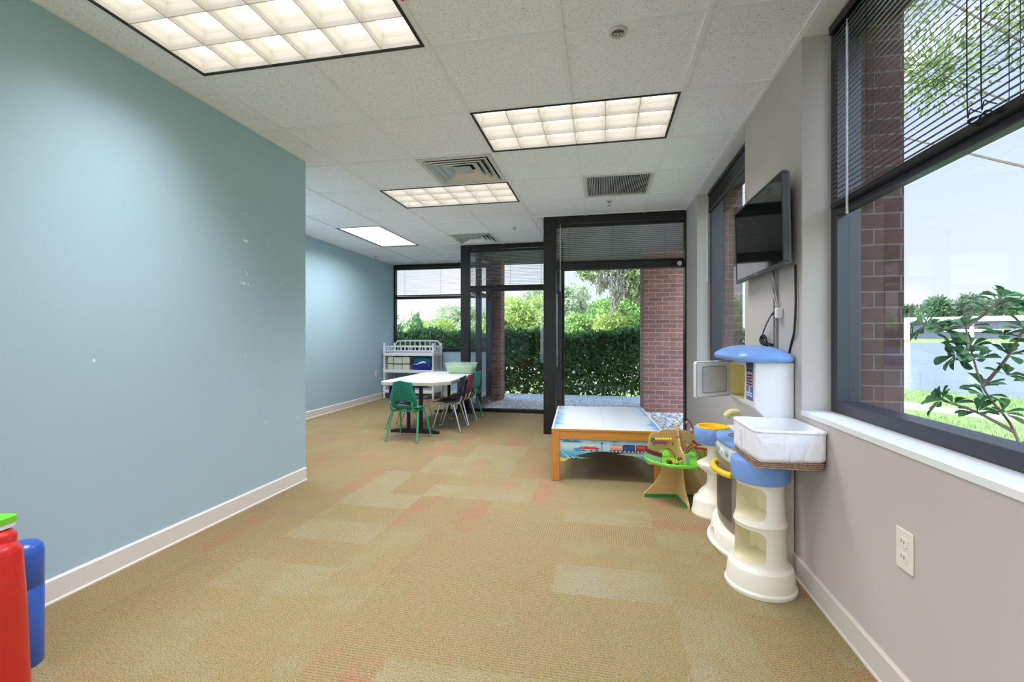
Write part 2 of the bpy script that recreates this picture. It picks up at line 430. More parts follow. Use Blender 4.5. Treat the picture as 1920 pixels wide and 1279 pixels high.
wallobj('trim_1', [(XR-.004, 1.02, -1.4, 2.23, SILL-.02, SILL)], M_white, 'white sill of the near right window')
wallobj('trim_2', [(XR-.004, 1.02, 3.05, 4.51, SILL-.02, SILL)], M_white, 'white sill of the second right window')
wallobj('trim_3', [(XF, X4, Y5-.07, Y5-.0, 0.82, 0.845)], M_black, 'dark sill of the far window')
# window head void closers
wallobj('trim_4', [(XR, 1.1, -1.4, 2.23, ZC+.02, ZT), (XR, 1.1, 3.05, 4.51, ZC+.02, ZT)], M_greige, 'header over the right windows')
wallobj('trim_5', [(X3, 1.0, Y3+.02, Y3+.12, ZC, ZT), (X4, X3, Y4, Y4+.1, ZC, ZT), (XF, X4, Y5, Y5+.1, ZC, ZT), (X3, X3+.1, Y3+.1, Y4, ZC, ZT), (X4, X4+.1, Y4+.1, Y5, ZC, ZT)], M_black, 'dark header over the glass walls')
roof = MB().prism([(-3.9, -4.6), (1.3, -4.6), (1.3, 8.4), (-6.5, 8.4), (-6.5, 2.9), (-3.9, 2.9)], ZT, 3.1).build('roof', mat('roof_concrete', (150, 148, 145), 0.9), smooth=False); struct(roof, 'flat roof slab')  # unseen overhang behind and left is sized to keep sun out
M_soffit = mat('soffit', (96, 92, 90), 0.85, noise=.05, nscale=4)
soffit = MB().prism([(1.3, Y3+.13), (1.3, 8.4), (-6.5, 8.4), (-6.5, Y5+.11), (X4+.11, Y5+.11), (X4+.11, Y4+.11), (X3+.11, Y4+.11), (X3+.11, Y3+.13)], 2.45, ZT).build('soffit_roof', M_soffit, smooth=False)
struct(soffit, 'dark porch soffit outside')

def baseboard(name, x0, x1, y0, y1, axis, side, m, label):
    # profile: board with a small bevelled top and a shoe
    mb = MB()
    prof = [(0, 0), (.016, 0), (.016, .006), (.011, .012), (.011, .092), (.004, .1), (0, .1)]
    if axis == 'y':
        r0 = [(x0+side*p, y0, z) for p, z in prof]; r1 = [(x0+side*p, y1, z) for p, z in prof]
    else:
        r0 = [(x0, y0+side*p, z) for p, z in prof]; r1 = [(x1, y0+side*p, z) for p, z in prof]
    mb.loft([r0, r1]); return struct(mb.build(name, m, smooth=False), label)
baseboard('baseboard_left', XL, XL, YB, YC, 'y', 1, M_base, 'white baseboard under the near teal wall')
baseboard('baseboard_far', XF, XF, YC, Y5-.05, 'y', 1, M_base, 'white baseboard under the far teal wall')
baseboard('baseboard_right', XR, XR, YB, Y3, 'y', -1, M_baseg, 'greige baseboard under the right wall')
baseboard('baseboard_back', XF, X4, Y5-.05, 0, 'x', -1, M_base, 'white baseboard under the far window')

# chipped paint spots on the near teal wall (flat flakes of bare plaster)
M_chip = mat('bare_plaster', (232, 240, 242), 0.9)
chips = MB()
for (y, z, w, h) in ((2.485, 1.875, .012, .012), (2.472, 1.705, .010, .030), (2.495, 1.700, .034, .022), (2.487, 1.505, .012, .014), (2.50, 1.490, .010, .018),
                     (2.45, 1.432, .008, .016), (2.475, 1.428, .03, .018), (2.51, 1.425, .016, .02), (2.815, 1.466, .008, .010), (1.615, .986, .014, .020), (2.49, .970, .010, .012), (2.66, .52, .008, .03), (2.99, .49, .01, .016)):
    n = 7; pts = []
    for k in range(n):
        a = 2*PI*k/n; f = 0.6+0.5*rnd.random(); pts.append((w*.5*f*math.cos(a), h*.5*f*math.sin(a)))
    chips.slab(pts, (XL+.0004, y, z), (0, 1, 0), (0, 0, 1), .0008)
chips.build('chipped_paint', M_chip, wall_left, smooth=False)

# ------------------------------------------------------------------ windows
def frame_mb(axis, p0, p1, d0, d1, z0, z1, w, extra=()):
    """axis 'x': frame runs along x from p0 to p1, depth d0..d1 in y; axis 'y': runs along y, depth in x. w = (left, right, bottom, top)"""
    mb = MB()
    def b(a0, a1, e0, e1):
        if axis == 'x': mb.bb(a0, a1, d0, d1, e0, e1)
        else: mb.bb(d0, d1, a0, a1, e0, e1)
    b(p0, p0+w[0], z0, z1); b(p1-w[1], p1, z0, z1); b(p0+w[0], p1-w[1], z0, z0+w[2]); b(p0+w[0], p1-w[1], z1-w[3], z1)
    for (a0, a1, e0, e1) in extra: b(a0, a1, e0, e1)
    return mb
def window(name, label, axis, p0, p1, d0, d1, z0, z1, w, m, gm, transom=None, panes=None, mull=()):
    fr = struct(frame_mb(axis, p0, p1, d0, d1, z0, z1, w, mull).build(name, m, smooth=False, bevel=.003, seg=1), label)
    zs = [z0+w[2], z1-w[3]]
    dm = (d0+d1)/2
    if transom:
        t = MB()
        (t.bb(p0+w[0], p1-w[1], d0, d1, *transom) if axis == 'x' else t.bb(d0, min(d1, d0+.04), p0+w[0], p1-w[1], *transom))
        t.build('transom', m, fr, smooth=False, bevel=.003, seg=1); spans = [(zs[0], transom[0]), (transom[1], zs[1])]
    else: spans = [(zs[0], zs[1])]
    for (a, b) in spans:
        g = MB()
        (g.bb(p0+w[0], p1-w[1], dm-.003, dm+.003, a, b) if axis == 'x' else g.bb(dm-.003, dm+.003, p0+w[0], p1-w[1], a, b))
        g.build('glass', gm, fr, smooth=False)
    return fr
window('window_1', 'slate framed near window in the right wall', 'y', -1.4, 2.23, .985, 1.08, SILL, ZC, (.05, .05, .05, .05), M_slate, M_glass, (1.612, 1.674))
window('window_2', 'slate framed second window behind the television', 'y', 3.05, 4.51, .985, 1.08, SILL, ZC, (.05, .05, .05, .05), M_slate, M_glass)
window('window_3', 'tall black framed floor to ceiling window', 'x', X3, .905, Y3, Y3+.12, 0, ZC, (.135, .05, .07, .075), M_black, M_glass, (1.835, 1.905))
window('window_4', 'black framed glass wall behind the activity table', 'x', X4, X3+.12, Y4, Y4+.10, 0, ZC, (.125, .12, .045, .06), M_black, M_glass, (1.755, 1.81))
window('window_5', 'far black framed window over the low teal wall', 'x', XF, X4+.1, Y5-.02, Y5+.07, .845, ZC, (.03, .1, .03, .055), M_black, M_glass, (1.79, 1.835))
window('window_6', 'side glass between the two glass walls', 'y', Y3+.12, Y4, X3+.0, X3+.09, 0, ZC, (.05, .12, .06, .06), M_slate, M_glass, (1.835, 1.89))
window('fill_window_9', 'added black framed window in the near teal wall, unseen beside the viewer', 'y', -2.45, -.9, XL-.12, XL-.02, .12, ZC-.02, (.06, .06, .06, .06), M_black, M_glass, mull=((-1.70, -1.64, .12, ZC-.02),))  # added window, out of view, to let in fill daylight
window('fill_window_8', 'added black framed window, unseen behind the viewer', 'x', XL, -1.22, YB-.1, YB, .12, ZC-.02, (.06, .06, .06, .06), M_black, M_glass)  # added glazing, out of view, to bring in daylight from behind
window('window_7', 'side glass beside the far window', 'y', Y4+.10, Y5-.02, X4+.02, X4+.11, 0, ZC, (.05, .12, .06, .06), M_slate, M_glass, (1.77, 1.83), mull=((7.1, 7.16, 0, ZC),))

# ------------------------------------------------------------------ blinds
def blind(label, axis, p0, p1, d, zt, zb, pitch, depth, tilt, m, slat_n=None, cords=(), wand=None, loops=(), thick=.0007, stack=0.0):
    """axis as above; d = centre depth; tilt in degrees (positive: room side down)"""
    t = thing('window_blind', label, 'blind', ((p0+p1)/2, d, zb) if axis == 'x' else (d, (p0+p1)/2, zb), group='dark venetian blinds')
    off = t.location
    def bb(mb, a0, a1, e0, e1, z0, z1):
        mb.bb(a0, a1, d+e0, d+e1, z0, z1) if axis == 'x' else mb.bb(d+e0, d+e1, a0, a1, z0, z1)
    h = MB(); bb(h, p0, p1, -.018, .018, zt-.038, zt-.003); h.build('headrail', M_black, t, smooth=False, off=off, bevel=.003)
    s = MB(); z = zt-.05; ct, st = math.cos(R(tilt)), math.sin(R(tilt)); n = 0
    zl = zb+.028 if not stack else zt-stack
    while z > zl:
        prof = []
        for k in range(5):                       # crowned slat section
            u = (k/4-.5)*depth; cr = .0022*(1-(2*k/4-1)**2)
            prof.append((u*ct - cr*st, z + u*st + cr*ct))
        top = prof; bot = [(a, b-thick) for a, b in reversed(prof)]
        sec = top+bot
        r0 = [((p0+.006, d+a, b) if axis == 'x' else (d+a, p0+.006, b)) for a, b in sec]
        r1 = [((p1-.006, d+a, b) if axis == 'x' else (d+a, p1-.006, b)) for a, b in sec]
        s.loft([r0, r1]); z -= pitch; n += 1
    s.build('slats', m, t, off=off, angle=60)
    if stack: zb2 = zl-.03
    else: zb2 = zb
    b = MB(); bb(b, p0+.004, p1-.004, -.013, .013, zb2, zb2+.022); b.build('bottom_rail', M_black, t, smooth=False, off=off, bevel=.003)
    for q in cords:
        for e in (-depth*.45, depth*.45):
            c = MB()
            pts = [((q, d+e, zz) if axis == 'x' else (d+e, q, zz)) for zz in (zt-.03, zb2+.01)]
            c.tube(pts, .0009, 5); c.build('ladder_cord', M_cord, t, off=off)
    for (q, zend) in loops:
        for dq in (0, .045):
            e = -.03; c = MB()
            pts = [((q+dq, d+e, zt-.03) if axis == 'x' else (d+e, q+dq, zt-.03)), ((q+dq, d+e, zend+.06) if axis == 'x' else (d+e, q+dq, zend+.06)),
                   ((q+dq-.012, d+e, zend+.02) if axis == 'x' else (d+e, q+dq-.012, zend+.02)), ((q+dq-.03, d+e*.6, zend) if axis == 'x' else (d+e*.6, q+dq-.03, zend))]
            c.tube(smoothpath(pts, 5), .0016, 6); c.build('lift_cord', M_cord, t, off=off)
    if wand:
        q, z0, z1, e = wand
        w = MB(); P = (lambda zz: (q, d-e, zz)) if axis == 'x' else (lambda zz: (d-e, q, zz))
        w.tube([P(z1), P(z0)], .0045, 6); w.tube([P(z1), P(z1+.03)], .002, 6); w.ball(P(z0), .006, 8)
        w.build('tilt_wand', M_wand, t, off=off)
    return t
blind('dark blind half lowered over the near right window above its transom', 'y', -1.34, 2.172, .968, ZC-.005, 1.636, .0205, .025, 41, M_slat,
      cords=(1.90, 1.30, .3, -.8), wand=(1.985, 1.575, 2.3, .035), loops=((1.355, 1.665),))
blind('dark blind drawn up at the head of the window behind the television', 'y', 3.11, 4.45, .968, ZC-.005, 2.24, .0065, .025, 0, M_slat, wand=(4.42, 1.6, 2.3, .03), stack=.16)
blind('dark blind covering the top of the tall black window', 'x', X3+.14, .85, Y3-.008+.04, ZC-.08, 1.908, .0205, .025, -10, M_slat_lit, cords=(-.36, .11, .66), wand=(-.46, 1.60, 2.32, .03))
blind('dark blind open at the top of the glass wall behind the activity table', 'x', X4+.13, X3-.01, Y4+.02, ZC-.065, 1.812, .0205, .025, 0, M_slat_lit, cords=(-1.75, -1.3, -.85), thick=.0004)
blind('pale blind open at the top of the far window', 'x', XF+.04, X4-.01, Y5-.035, ZC-.06, 1.838, .0215, .025, 9, M_slatl, cords=(-3.6, -2.9, -2.3), thick=.0004)
cleat = thing('cord_tangle', 'black knotted cord end on the transom of the near right window', 'cord', (.950, 1.355, 1.655))
q = MB()
for k in range(4):
    pts = [(-.006+.006*math.sin(a*2+k), .03*math.cos(a+k)*(1+.2*k), -.012+.016*math.sin(a+k*1.3)) for a in [i*PI/6 for i in range(11)]]
    q.tube(smoothpath(pts, 3), .0018, 6)
q.build('cord', M_cord, cleat)
kn = thing('round_sensor', 'small white round sensor on the transom of the tall black window', 'sensor', (.80, Y3-.001, 1.868))
MB().tube([(0, .001, 0), (0, -.012, 0)], [.024, .021], 20).build('sensor_body', mat('white_plastic', (236, 236, 232), .35), kn)
MB().tube([(0, -.0115, 0), (0, -.016, 0)], [.011, .008], 16).build('button', mat('pale_grey_plastic', (205, 206, 206), .4), kn)

# ------------------------------------------------------------------ ceiling fixtures
M_louver = mat('white_louver', (246, 243, 238), 0.45, spec=0.3)
M_lamp = mat('lamp_glow', (255, 250, 244), 0.5, emit=1.4)
M_lens = mat('lens_glow', (250, 250, 246), 0.5, emit=0.72, noise=.0)
POWER = 14.0
LBL = ['large bright louvred ceiling light nearest the teal wall', 'louvred ceiling light between the near light and the tall black window', 'louvred ceiling light beside the square air diffuser',
       'flat white ceiling light by the far teal wall', 'added unseen flat ceiling light round the corner of the near teal wall', 'added unseen louvred ceiling light behind the viewer on the window side', 'added unseen louvred ceiling light behind the viewer on the teal wall side']
for n, (i, j, turned) in enumerate(LIGHTS):
    W, D = (2*G, G) if not turned else (G, 2*G)
    cx, cy = GX+i*G+W/2, GY+j*G+D/2
    t = thing('ceiling_light', LBL[n], 'ceiling light', (cx, cy, ZC), group='recessed ceiling lights')
    a, b = W/2-.0135, D/2-.0135; w = .013
    f = MB()
    f.bb(-a, a, -b, -b+w, -.003, .02); f.bb(-a, a, b-w, b, -.003, .02); f.bb(-a, -a+w, -b+w, b-w, -.003, .02); f.bb(a-w, a, -b+w, b-w, -.003, .02)
    f.build('frame', M_black, t, smooth=False)
    ia, ib = a-w, b-w
    hs = MB()       # housing: sides and top
    hs.bb(-ia-.006, -ia, -ib-.006, ib+.006, .0, .115); hs.bb(ia, ia+.006, -ib-.006, ib+.006, 0, .115)
    hs.bb(-ia, ia, -ib-.006, -ib, 0, .115); hs.bb(-ia, ia, ib, ib+.006, 0, .115); hs.bb(-ia-.006, ia+.006, -ib-.006, ib+.006, .115, .12)
    hs.build('housing', M_louver, t, smooth=False)
    if turned:
        MB().bb(-ia, ia, -ib, ib, .006, .01).build('diffuser', M_lens, t, smooth=False)
    else:
        nx, ny = (6, 3); lv = MB(); cw, cd = 2*ia/nx, 2*ib/ny
        for p in range(nx):
            for q in range(ny):
                mx, my = -ia+(p+.5)*cw, -ib+(q+.5)*cd
                rings = []
                for fz, sc in ((0.003, .992), (.02, .93), (.045, .88), (.07, .78)):
                    rings.append([(mx+sx*cw/2*sc, my+sy*cd/2*sc, fz) for sx, sy in ((1, 1), (-1, 1), (-1, -1), (1, -1))])
                lv.loft(rings, False, False)
        for p in range(1, nx): lv.bb(-ia+p*cw-.0012, -ia+p*cw+.0012, -ib, ib, .001, .012, 1)
        for q in range(1, ny): lv.bb(-ia, ia, -ib+q*cd-.0012, -ib+q*cd+.0012, .0012, .0118, 1)
        lv.build('louver', [M_louver, mat('louver_edge', (196, 186, 174), .5)], t, smooth=False)
        MB().bb(-ia, ia, -ib, ib, .078, .082).build('lamp_panel', M_lamp, t, smooth=False)
    L = bpy.data.lights.new('lamp', 'AREA'); L.shape = 'RECTANGLE'; L.size = 2*ia-.02; L.size_y = 2*ib-.02
    L.energy = POWER if not turned else POWER*1.6; L.color = (0.975, 0.965, 1.055); L.spread = R(112) if not turned else R(160)
    lo = bpy.data.objects.new('lamp', L); COL.objects.link(lo); lo.parent = t; lo.location = (0, 0, -.006)

M_vent = mat('diffuser_metal', (214, 216, 218), 0.3, metal=0.45)
M_ventw = mat('vent_white', (212, 212, 208), 0.5)
for (i, j), lb in zip(VENTS, ('square louvred air diffuser beside a ceiling light', 'square louvred air diffuser near the glass wall')):
    t = thing('ceiling_air_diffuser', lb, 'air vent', (GX+(i+.5)*G, GY+(j+.5)*G, ZC), group='square ceiling air diffusers')
    h = G/2-.013
    def ring(a, z): return [(a, a, z), (-a, a, z), (-a, -a, z), (a, -a, z)]
    MB().loft([ring(h, -.001), ring(h-.035, -.003), ring(h-.045, .012)], False, False).build('face_plate', M_ventw, t, smooth=False, solid=.002)
    for k, (a, b) in enumerate(((h-.048, h-.115), (h-.10, h-.165), (h-.15, h-.215))):
        MB().loft([ring(a, -.006+.004*k), ring(a-.012, -.010+.004*k), ring(b, .035)], False, False).build('cone', M_vent, t, smooth=False, solid=.0015)
    MB().bb(-h+.222, h-.222, -h+.222, h-.222, .006, .012).build('centre_plate', M_vent, t, smooth=False, bevel=.003)
    MB().bb(-h, h, -h, h, .06, .065).build('duct', M_dark, t, smooth=False)
i, j = GRILLE
t = thing('ceiling_return_grille', 'white slotted return air grille over the tall black window', 'air vent', (GX+(i+.5)*G, GY+(j+.5)*G, ZC))
h = G/2-.013; f = MB()
for (a, b, c, d) in ((-h, h, -h, -h+.03), (-h, h, h-.03, h), (-h, -h+.03, -h+.03, h-.03), (h-.03, h, -h+.03, h-.03)): f.bb(a, b, c, d, -.003, .012)
f.build('frame', M_ventw, t, smooth=False, bevel=.002)
s = MB(); n = 36
for k in range(n):
    x = -h+.03+(k+.5)*(2*h-.06)/n; s.box((x, 0, .008), (.0045, 2*h-.06, .016), Matrix.Rotation(R(12), 3, 'Y'))
s.build('slats', M_ventw, t, smooth=False); MB().bb(-h, h, -h, h, .03, .034).build('duct', M_dark, t, smooth=False)

def sprinkler(x, y, label, big):
    t = thing('ceiling_sprinkler', label, 'sprinkler', (x, y, ZC), group='ceiling sprinklers')
    if big:
        MB().lathe([(.040, .006), (.040, -.002), (.036, -.004), (.030, -.003), (.027, .004), (.024, .006)], n=32, cap0=False, cap1=False).build('escutcheon', M_ventw, t)
        MB().lathe([(.026, .005), (.026, .0055)], n=24).build('recess', mat('recess_grey', (120, 122, 124), .5), t)
        bb_ = MB()
        for sx in (-1, 1): bb_.tube(smoothpath([(sx*.004, 0, .003), (sx*.016, .0, -.001), (sx*.012, .008, -.004)], 4), .0035, 6)
        bb_.lathe([(.004, .004), (.006, -.004), (.002, -.008)], n=12); bb_.build('body', M_chrome, t); return t
    MB().lathe([(.03, .006), (.03, -.002), (.030, -.005), (.02, -.004)], n=24, cap0=False).build('escutcheon', M_ventw, t)
    b = MB().lathe([(.012, 0), (.012, -.018), (.006, -.02)], n=14)
    for sx in (-1, 1): b.tube([(sx*.011, 0, -.016), (sx*.012, 0, -.03), (sx*.003, 0, -.045)], .0025, 6)
    b.build('body', M_chrome, t); MB().lathe([(.016, -.045), (.016, -.047)], n=16).build('deflector', M_chrome, t)
    return t
sprinkler(.067, 2.04, 'chrome sprinkler on the tile nearest the camera', True)
sprinkler(.064, 4.55, 'small sprinkler between the return grille and the tall black window', False)
sprinkler(-1.063, 5.46, 'small sprinkler near the far square air diffuser', False)
sprinkler(-3.70, 6.95, 'small sprinkler close to the far teal wall', False)
dot = tag(MB().lathe([(.007, 0), (.007, -.002), (.004, -.003)], n=14).build('ceiling_sticker', mat('red_dot', (200, 60, 55), .5)), 'tiny red dot sticker on the ceiling grid by the largest light', 'sticker')
dot.location = (-.775, 1.67, ZC)

# outlets
def outlet(name, label, loc, rz):
    t = thing(name, label, 'outlet', loc, rz, group='wall outlets')       # local -y faces the room
    MB().bb(-.037, .037, -.006, 0, -.06, .06).build('cover_plate', M_plate, t, smooth=False, bevel=.003)
    for zz in (.022, -.022):
        s = MB(); s.loft([[(x, -.0085, z) for x, z, _ in rrect(0, zz, .0165, .0145, .009, 0, 4)], [(x, -.004, z) for x, z, _ in rrect(0, zz, .0165, .0145, .009, 0, 4)]])
        so = s.build('socket', M_plate, t)
        k = MB()
        for sx in (-.006, .006): k.bb(sx-.001, sx+.001, -.0089, -.0084, zz-.002, zz+.007)
        k.build('slot', M_dark, so, smooth=False)
    MB().tube([(0, -.0055, 0), (0, -.0075, 0)], .003, 10).build('screw', M_plate, t)
outlet('wall_outlet', 'ivory duplex outlet on the right wall below the near window', (XR, 1.525, .468), -PI/2)
outlet('wall_outlet', 'white outlet on the far teal wall beside the changing table', (XF, 7.2, .455), PI/2)
# ------------------------------------------------------------------ television and its cables
M_tv = mat('tv_plastic', (30, 31, 34), 0.35, spec=0.5)
M_tvs = mat('tv_side', (70, 72, 80), 0.4)
M_screen = mat('tv_screen', (9, 9, 11), 0.06, spec=0.7)
M_cable = mat('black_cable', (18, 18, 19), 0.5)
tv = thing('television', 'black flat television mounted high on the right wall', 'television', (.80, 2.613, 1.629))
TW, TH = .745, .43
fr = MB()
for (a, b, c, d) in ((-TW/2, TW/2, TH/2-.012, TH/2), (-TW/2, TW/2, -TH/2, -TH/2+.02), (-TW/2, -TW/2+.012, -TH/2+.02, TH/2-.012), (TW/2-.012, TW/2, -TH/2+.02, TH/2-.012)):
    fr.bb(-.004, .02, a, b, c, d)
fr.build('bezel', M_tv, tv, smooth=False, bevel=.002)
MB().bb(-.001, .004, -TW/2+.012, TW/2-.012, -TH/2+.02, TH/2-.012).build('screen', M_screen, tv, smooth=False)
MB().bb(.004, .032, -TW/2+.004, TW/2-.004, -TH/2+.004, TH/2-.004).build('back_cover', M_tvs, tv, smooth=False, bevel=.004)
MB().loft([[(.032, y, z) for y, z, _ in rrect(0, -.05, TW/2-.03, .14, .02, 0)], [(.05, y, z) for y, z, _ in rrect(0, -.05, TW/2-.05, .12, .02, 0)]]).build('rear_housing', M_tv, tv)
mnt = MB().bb(.05, .066, -.12, .12, -.1, .1); mnt.bb(.0505, .062, -.2, -.17, -.12, .13); mnt.bb(.0505, .062, .17, .2, -.12, .13)
mnt.build('wall_mount', M_tv, tv, smooth=False, bevel=.002)
tv.rotation_euler = (0, R(-1.2), 0)
lg = MB()
for k in range(6): lg.bb(-.0046, -.0041, -.016+.0062*k, -.012+.0062*k, -TH/2+.006, -TH/2+.014)
lg.build('badge', mat('badge_silver', (170, 172, 178), .3, metal=.8), tv, smooth=False)

c = thing('hanging_cable', 'thick black cord hanging from the right end of the television', 'cord', (.84, 2.30, 1.45))
MB().tube(smoothpath([(.862, 2.28, 1.42), (.861, 2.276, 1.36), (.86, 2.27, 1.24), (.86, 2.285, 1.12), (.866, 2.33, 1.07), (.867, 2.37, 1.0)], 6), .005, 8).build('cable', M_cable, c, off=c.location)
c = thing('cable_raceway', 'thin grey vertical cable channel on the wall below the television', 'cable cover', (.866, 2.52, 1.1))
MB().bb(.857, .8695, 2.505, 2.522, .95, 1.45).build('channel', mat('raceway_grey', (150, 148, 145), .5), c, off=c.location, smooth=False, bevel=.002)
MB().bb(.855, .8695, 2.524, 2.530, .95, 1.45).build('shadow_strip', mat('raceway_shadow', (95, 92, 90), .5), c, off=c.location, smooth=False)  # dark strip standing in for the channel's shadow on the wall
c = thing('power_adapter', 'white plug on the wall below the television with a looped grey lead', 'adapter', (.86, 2.47, 1.21))
MB().bb(.84, .8695, 2.44, 2.475, 1.185, 1.235).build('plug_body', mat('white_plastic', (236, 236, 232), .35), c, off=c.location, smooth=False, bevel=.006, seg=3)
MB().tube(smoothpath([(.85, 2.47, 1.235), (.855, 2.54, 1.33), (.85, 2.56, 1.40), (.85, 2.54, 1.425), (.85, 2.52, 1.40), (.855, 2.50, 1.32), (.855, 2.465, 1.24)], 6), .003, 6).build('lead', mat('grey_cable', (175, 175, 172), .5), c, off=c.location)
c = thing('adapter_cord', 'thin black cord with a tied bundle above the toy kitchen', 'cord', (.855, 2.6, 1.1))
m = MB(); m.tube(smoothpath([(.845, 2.475, 1.21), (.845, 2.53, 1.20), (.845, 2.60, 1.155), (.845, 2.66, 1.10), (.845, 2.665, 1.075)], 6), .003, 6)
m.tube(smoothpath([(.845, 2.665, 1.075), (.845, 2.62, 1.055), (.845, 2.53, 1.05)], 6), .003, 6)
for k in range(5):
    pts = [(.838+.003*k, 2.625+.055*math.cos(a)*(1-.08*k), 1.075+.028*math.sin(a+.3*k)-.004*k) for a in [2*PI*q/12 for q in range(12)]]
    m.tube(pts, .0026, 6, closed=True)
m.build('cable', M_cable, c, off=c.location)
MB().tube([(.845, 2.475, 1.212), (.845, 2.515, 1.205)], [.009, .006], 8).build('plug', M_cable, c, off=c.location)
MB().tube([(.845, 2.52, 1.05), (.845, 2.60, 1.056)], .0075, 8).build('bundle_tie', M_cable, c, off=c.location)
c = thing('antenna_wire', 'thin pale wire looping from the second window down behind the television', 'wire', (.866, 2.9, 1.95))
m = MB()
for dy in (0, .02): m.tube(smoothpath([(.867, 3.045, 1.99), (.867, 3.0-dy, 1.92), (.867, 2.94-dy, 1.86), (.866, 2.9-dy, 1.80)], 6), .0015, 5)
m.build('cable', mat('pale_wire', (190, 188, 180), .6), c, off=c.location)

# ------------------------------------------------------------------ toy kitchen along the right wall
M_cream = mat('cream_plastic', (236, 231, 214), 0.38, spec=0.45)
M_cwhite = mat('white_panel_plastic', (229, 229, 226), 0.4, spec=0.4)
M_tblue = mat('powder_blue_plastic', (120, 160, 222), 0.32, spec=0.5)
M_yel = mat('yellow_plastic', (246, 202, 32), 0.3, spec=0.5)
M_ycr = mat('pale_yellow_plastic', (226, 212, 140), 0.4)
M_oven = mat('taupe_oven_plastic', (132, 124, 112), 0.28, spec=0.5)
M_ovend = mat('dark_taupe', (84, 78, 70), 0.4)
K = thing('toy_kitchen', 'cream and blue plastic play kitchen with open oven tower against the right wall', 'play kitchen', (.70, 2.55, 0))
KO = K.location
def kb(mb, name, m, parent=None, **kw): return mb.build(name, m, parent or K, off=KO, **kw)
def clipx(prof_rings, xm=.866):
    return [[(min(x, xm), y, z) for x, y, z in r] for r in prof_rings]
def lobe(cx, cy, prof, n=48): return clipx([[(cx+r*math.cos(2*PI*j/n), cy+r*math.sin(2*PI*j/n), z) for j in range(n)] for r, z in prof])
# right-hand tower with two cubbies
TCX, TCY = .681, 2.173; TS = .845
tower = kb(MB().loft(lobe(TCX, TCY, [(r_*TS, z_) for r_, z_ in ((.166, 0), (.169, .006), (.169, .016), (.161, .024), (.155, .085), (.150, .098), (.133, .106), (.127, .116), (.121, .135), (.117, .25), (.121, .272), (.127, .285), (.121, .298), (.114, .32), (.110, .44), (.116, .47), (.116, .486))])), 'tower', M_cream)
cut = []
for (z0, z1, w) in ((.306, .448, .082), (.122, .266, .085)):
    d = Vector((-.84, -.54, 0)).normalized(); side = Vector((d.y, -d.x, 0)); c0 = Vector((TCX, TCY, 0))
    cm = MB(); ol = rrect(0, (z0+z1)/2, w, (z1-z0)/2, .032, 0, 6)
    r0 = [c0 - d*.05 + side*(a*.72) + Vector((0, 0, (b-(z0+z1)/2)*.9+(z0+z1)/2)) for a, b, _ in ol]
    rm = [c0 - d*.03 + side*(a*.9) + Vector((0, 0, b)) for a, b, _ in ol]
    r1 = [c0 + d*.25 + side*(a*1.03) + Vector((0, 0, b)) for a, b, _ in ol]
    cm.loft([r0, rm, r1]); cut.append(cm.build('cutter', M_ycr, None, off=None))
    cut[-1].location = (0, 0, 0)
tower.parent = None; tower.location = KO
bpy.context.view_layer.update()
boolean_cut(tower, cut)
M_inner = mat('cubby_light_tint', (230, 221, 186), 0.4)  # warmer cubby walls paint in light coming through the thin plastic
tower.data.materials.append(M_inner)
for p in tower.data.polygons:
    cx_, cy_, cz_ = p.center; rad = math.hypot(cx_+KO.x-TCX, cy_+KO.y-TCY)
    if .12 < cz_ < .45 and rad < .085 and abs(p.normal.z) < 2: p.material_index = len(tower.data.materials)-1
tower.parent = K; tower.location = (0, 0, 0)
kb(MB().loft(lobe(TCX, TCY, [(.104, .462), (.113, .468), (.116, .48), (.119, .545), (.115, .556), (.104, .560)])), 'counter_cap', M_tblue)
# oven body: convex front between the two lobes
def ovring(z, bul, x0=.64, y0=2.37, y1=2.80, xb=.864):
    n = 14; pts = []
    for k in range(n+1):
        u = k/n; y = y0+(y1-y0)*u; pts.append((x0-bul*(1-(2*u-1)**2), y, z))
    return pts+[(xb, y1, z), (xb, y0, z)]
kb(MB().loft([ovring(0, .058, .622), ovring(.006, .062, .62), ovring(.016, .062, .62), ovring(.024, .055, .628), ovring(.085, .05, .632), ovring(.098, .045, .638), ovring(.108, .022, .66)]), 'oven_base', M_cream)
kb(MB().loft([ovring(.10, .030, .665), ovring(.525, .034, .655), ovring(.536, .032, .660)]), 'oven_body', M_cream)
def arcpanel(z0, z1, y0, y1, x0, bul, th, yr0=2.37, yr1=2.80, n=14):
    """curved sheet that follows the oven front"""
    mb = MB(); rings = []
    for z in (z0, z1):
        o = []; i = []
        for k in range(n+1):
            y = y0+(y1-y0)*k/n; u = (y-yr0)/(yr1-yr0); x = x0-bul*(1-(2*u-1)**2)
            o.append((x, y, z)); i.append((x+th, y, z))
        rings.append(o+i[::-1])
    return mb.loft(rings)
door = kb(arcpanel(.112, .455, 2.395, 2.745, .653, .036, .02), 'oven_door', M_oven, bevel=.004)
kb(arcpanel(.16, .385, 2.44, 2.70, .6505, .036, .004), 'oven_window', M_ovend, door)
hp = []
for k in range(13):
    u = k/12; y = 2.43+.28*u; uu = (y-2.37)/.43; x = .653-.036*(1-(2*uu-1)**2)
    hp.append((x-.004-.030*math.sin(PI*min(1, max(0, u)))**.5, y, .398))
kb(MB().tube(hp, .016, 12), 'handle', M_yel, door)
kb(arcpanel(.465, .520, 2.40, 2.77, .654, .036, .012), 'control_panel', M_cwhite, bevel=.003)
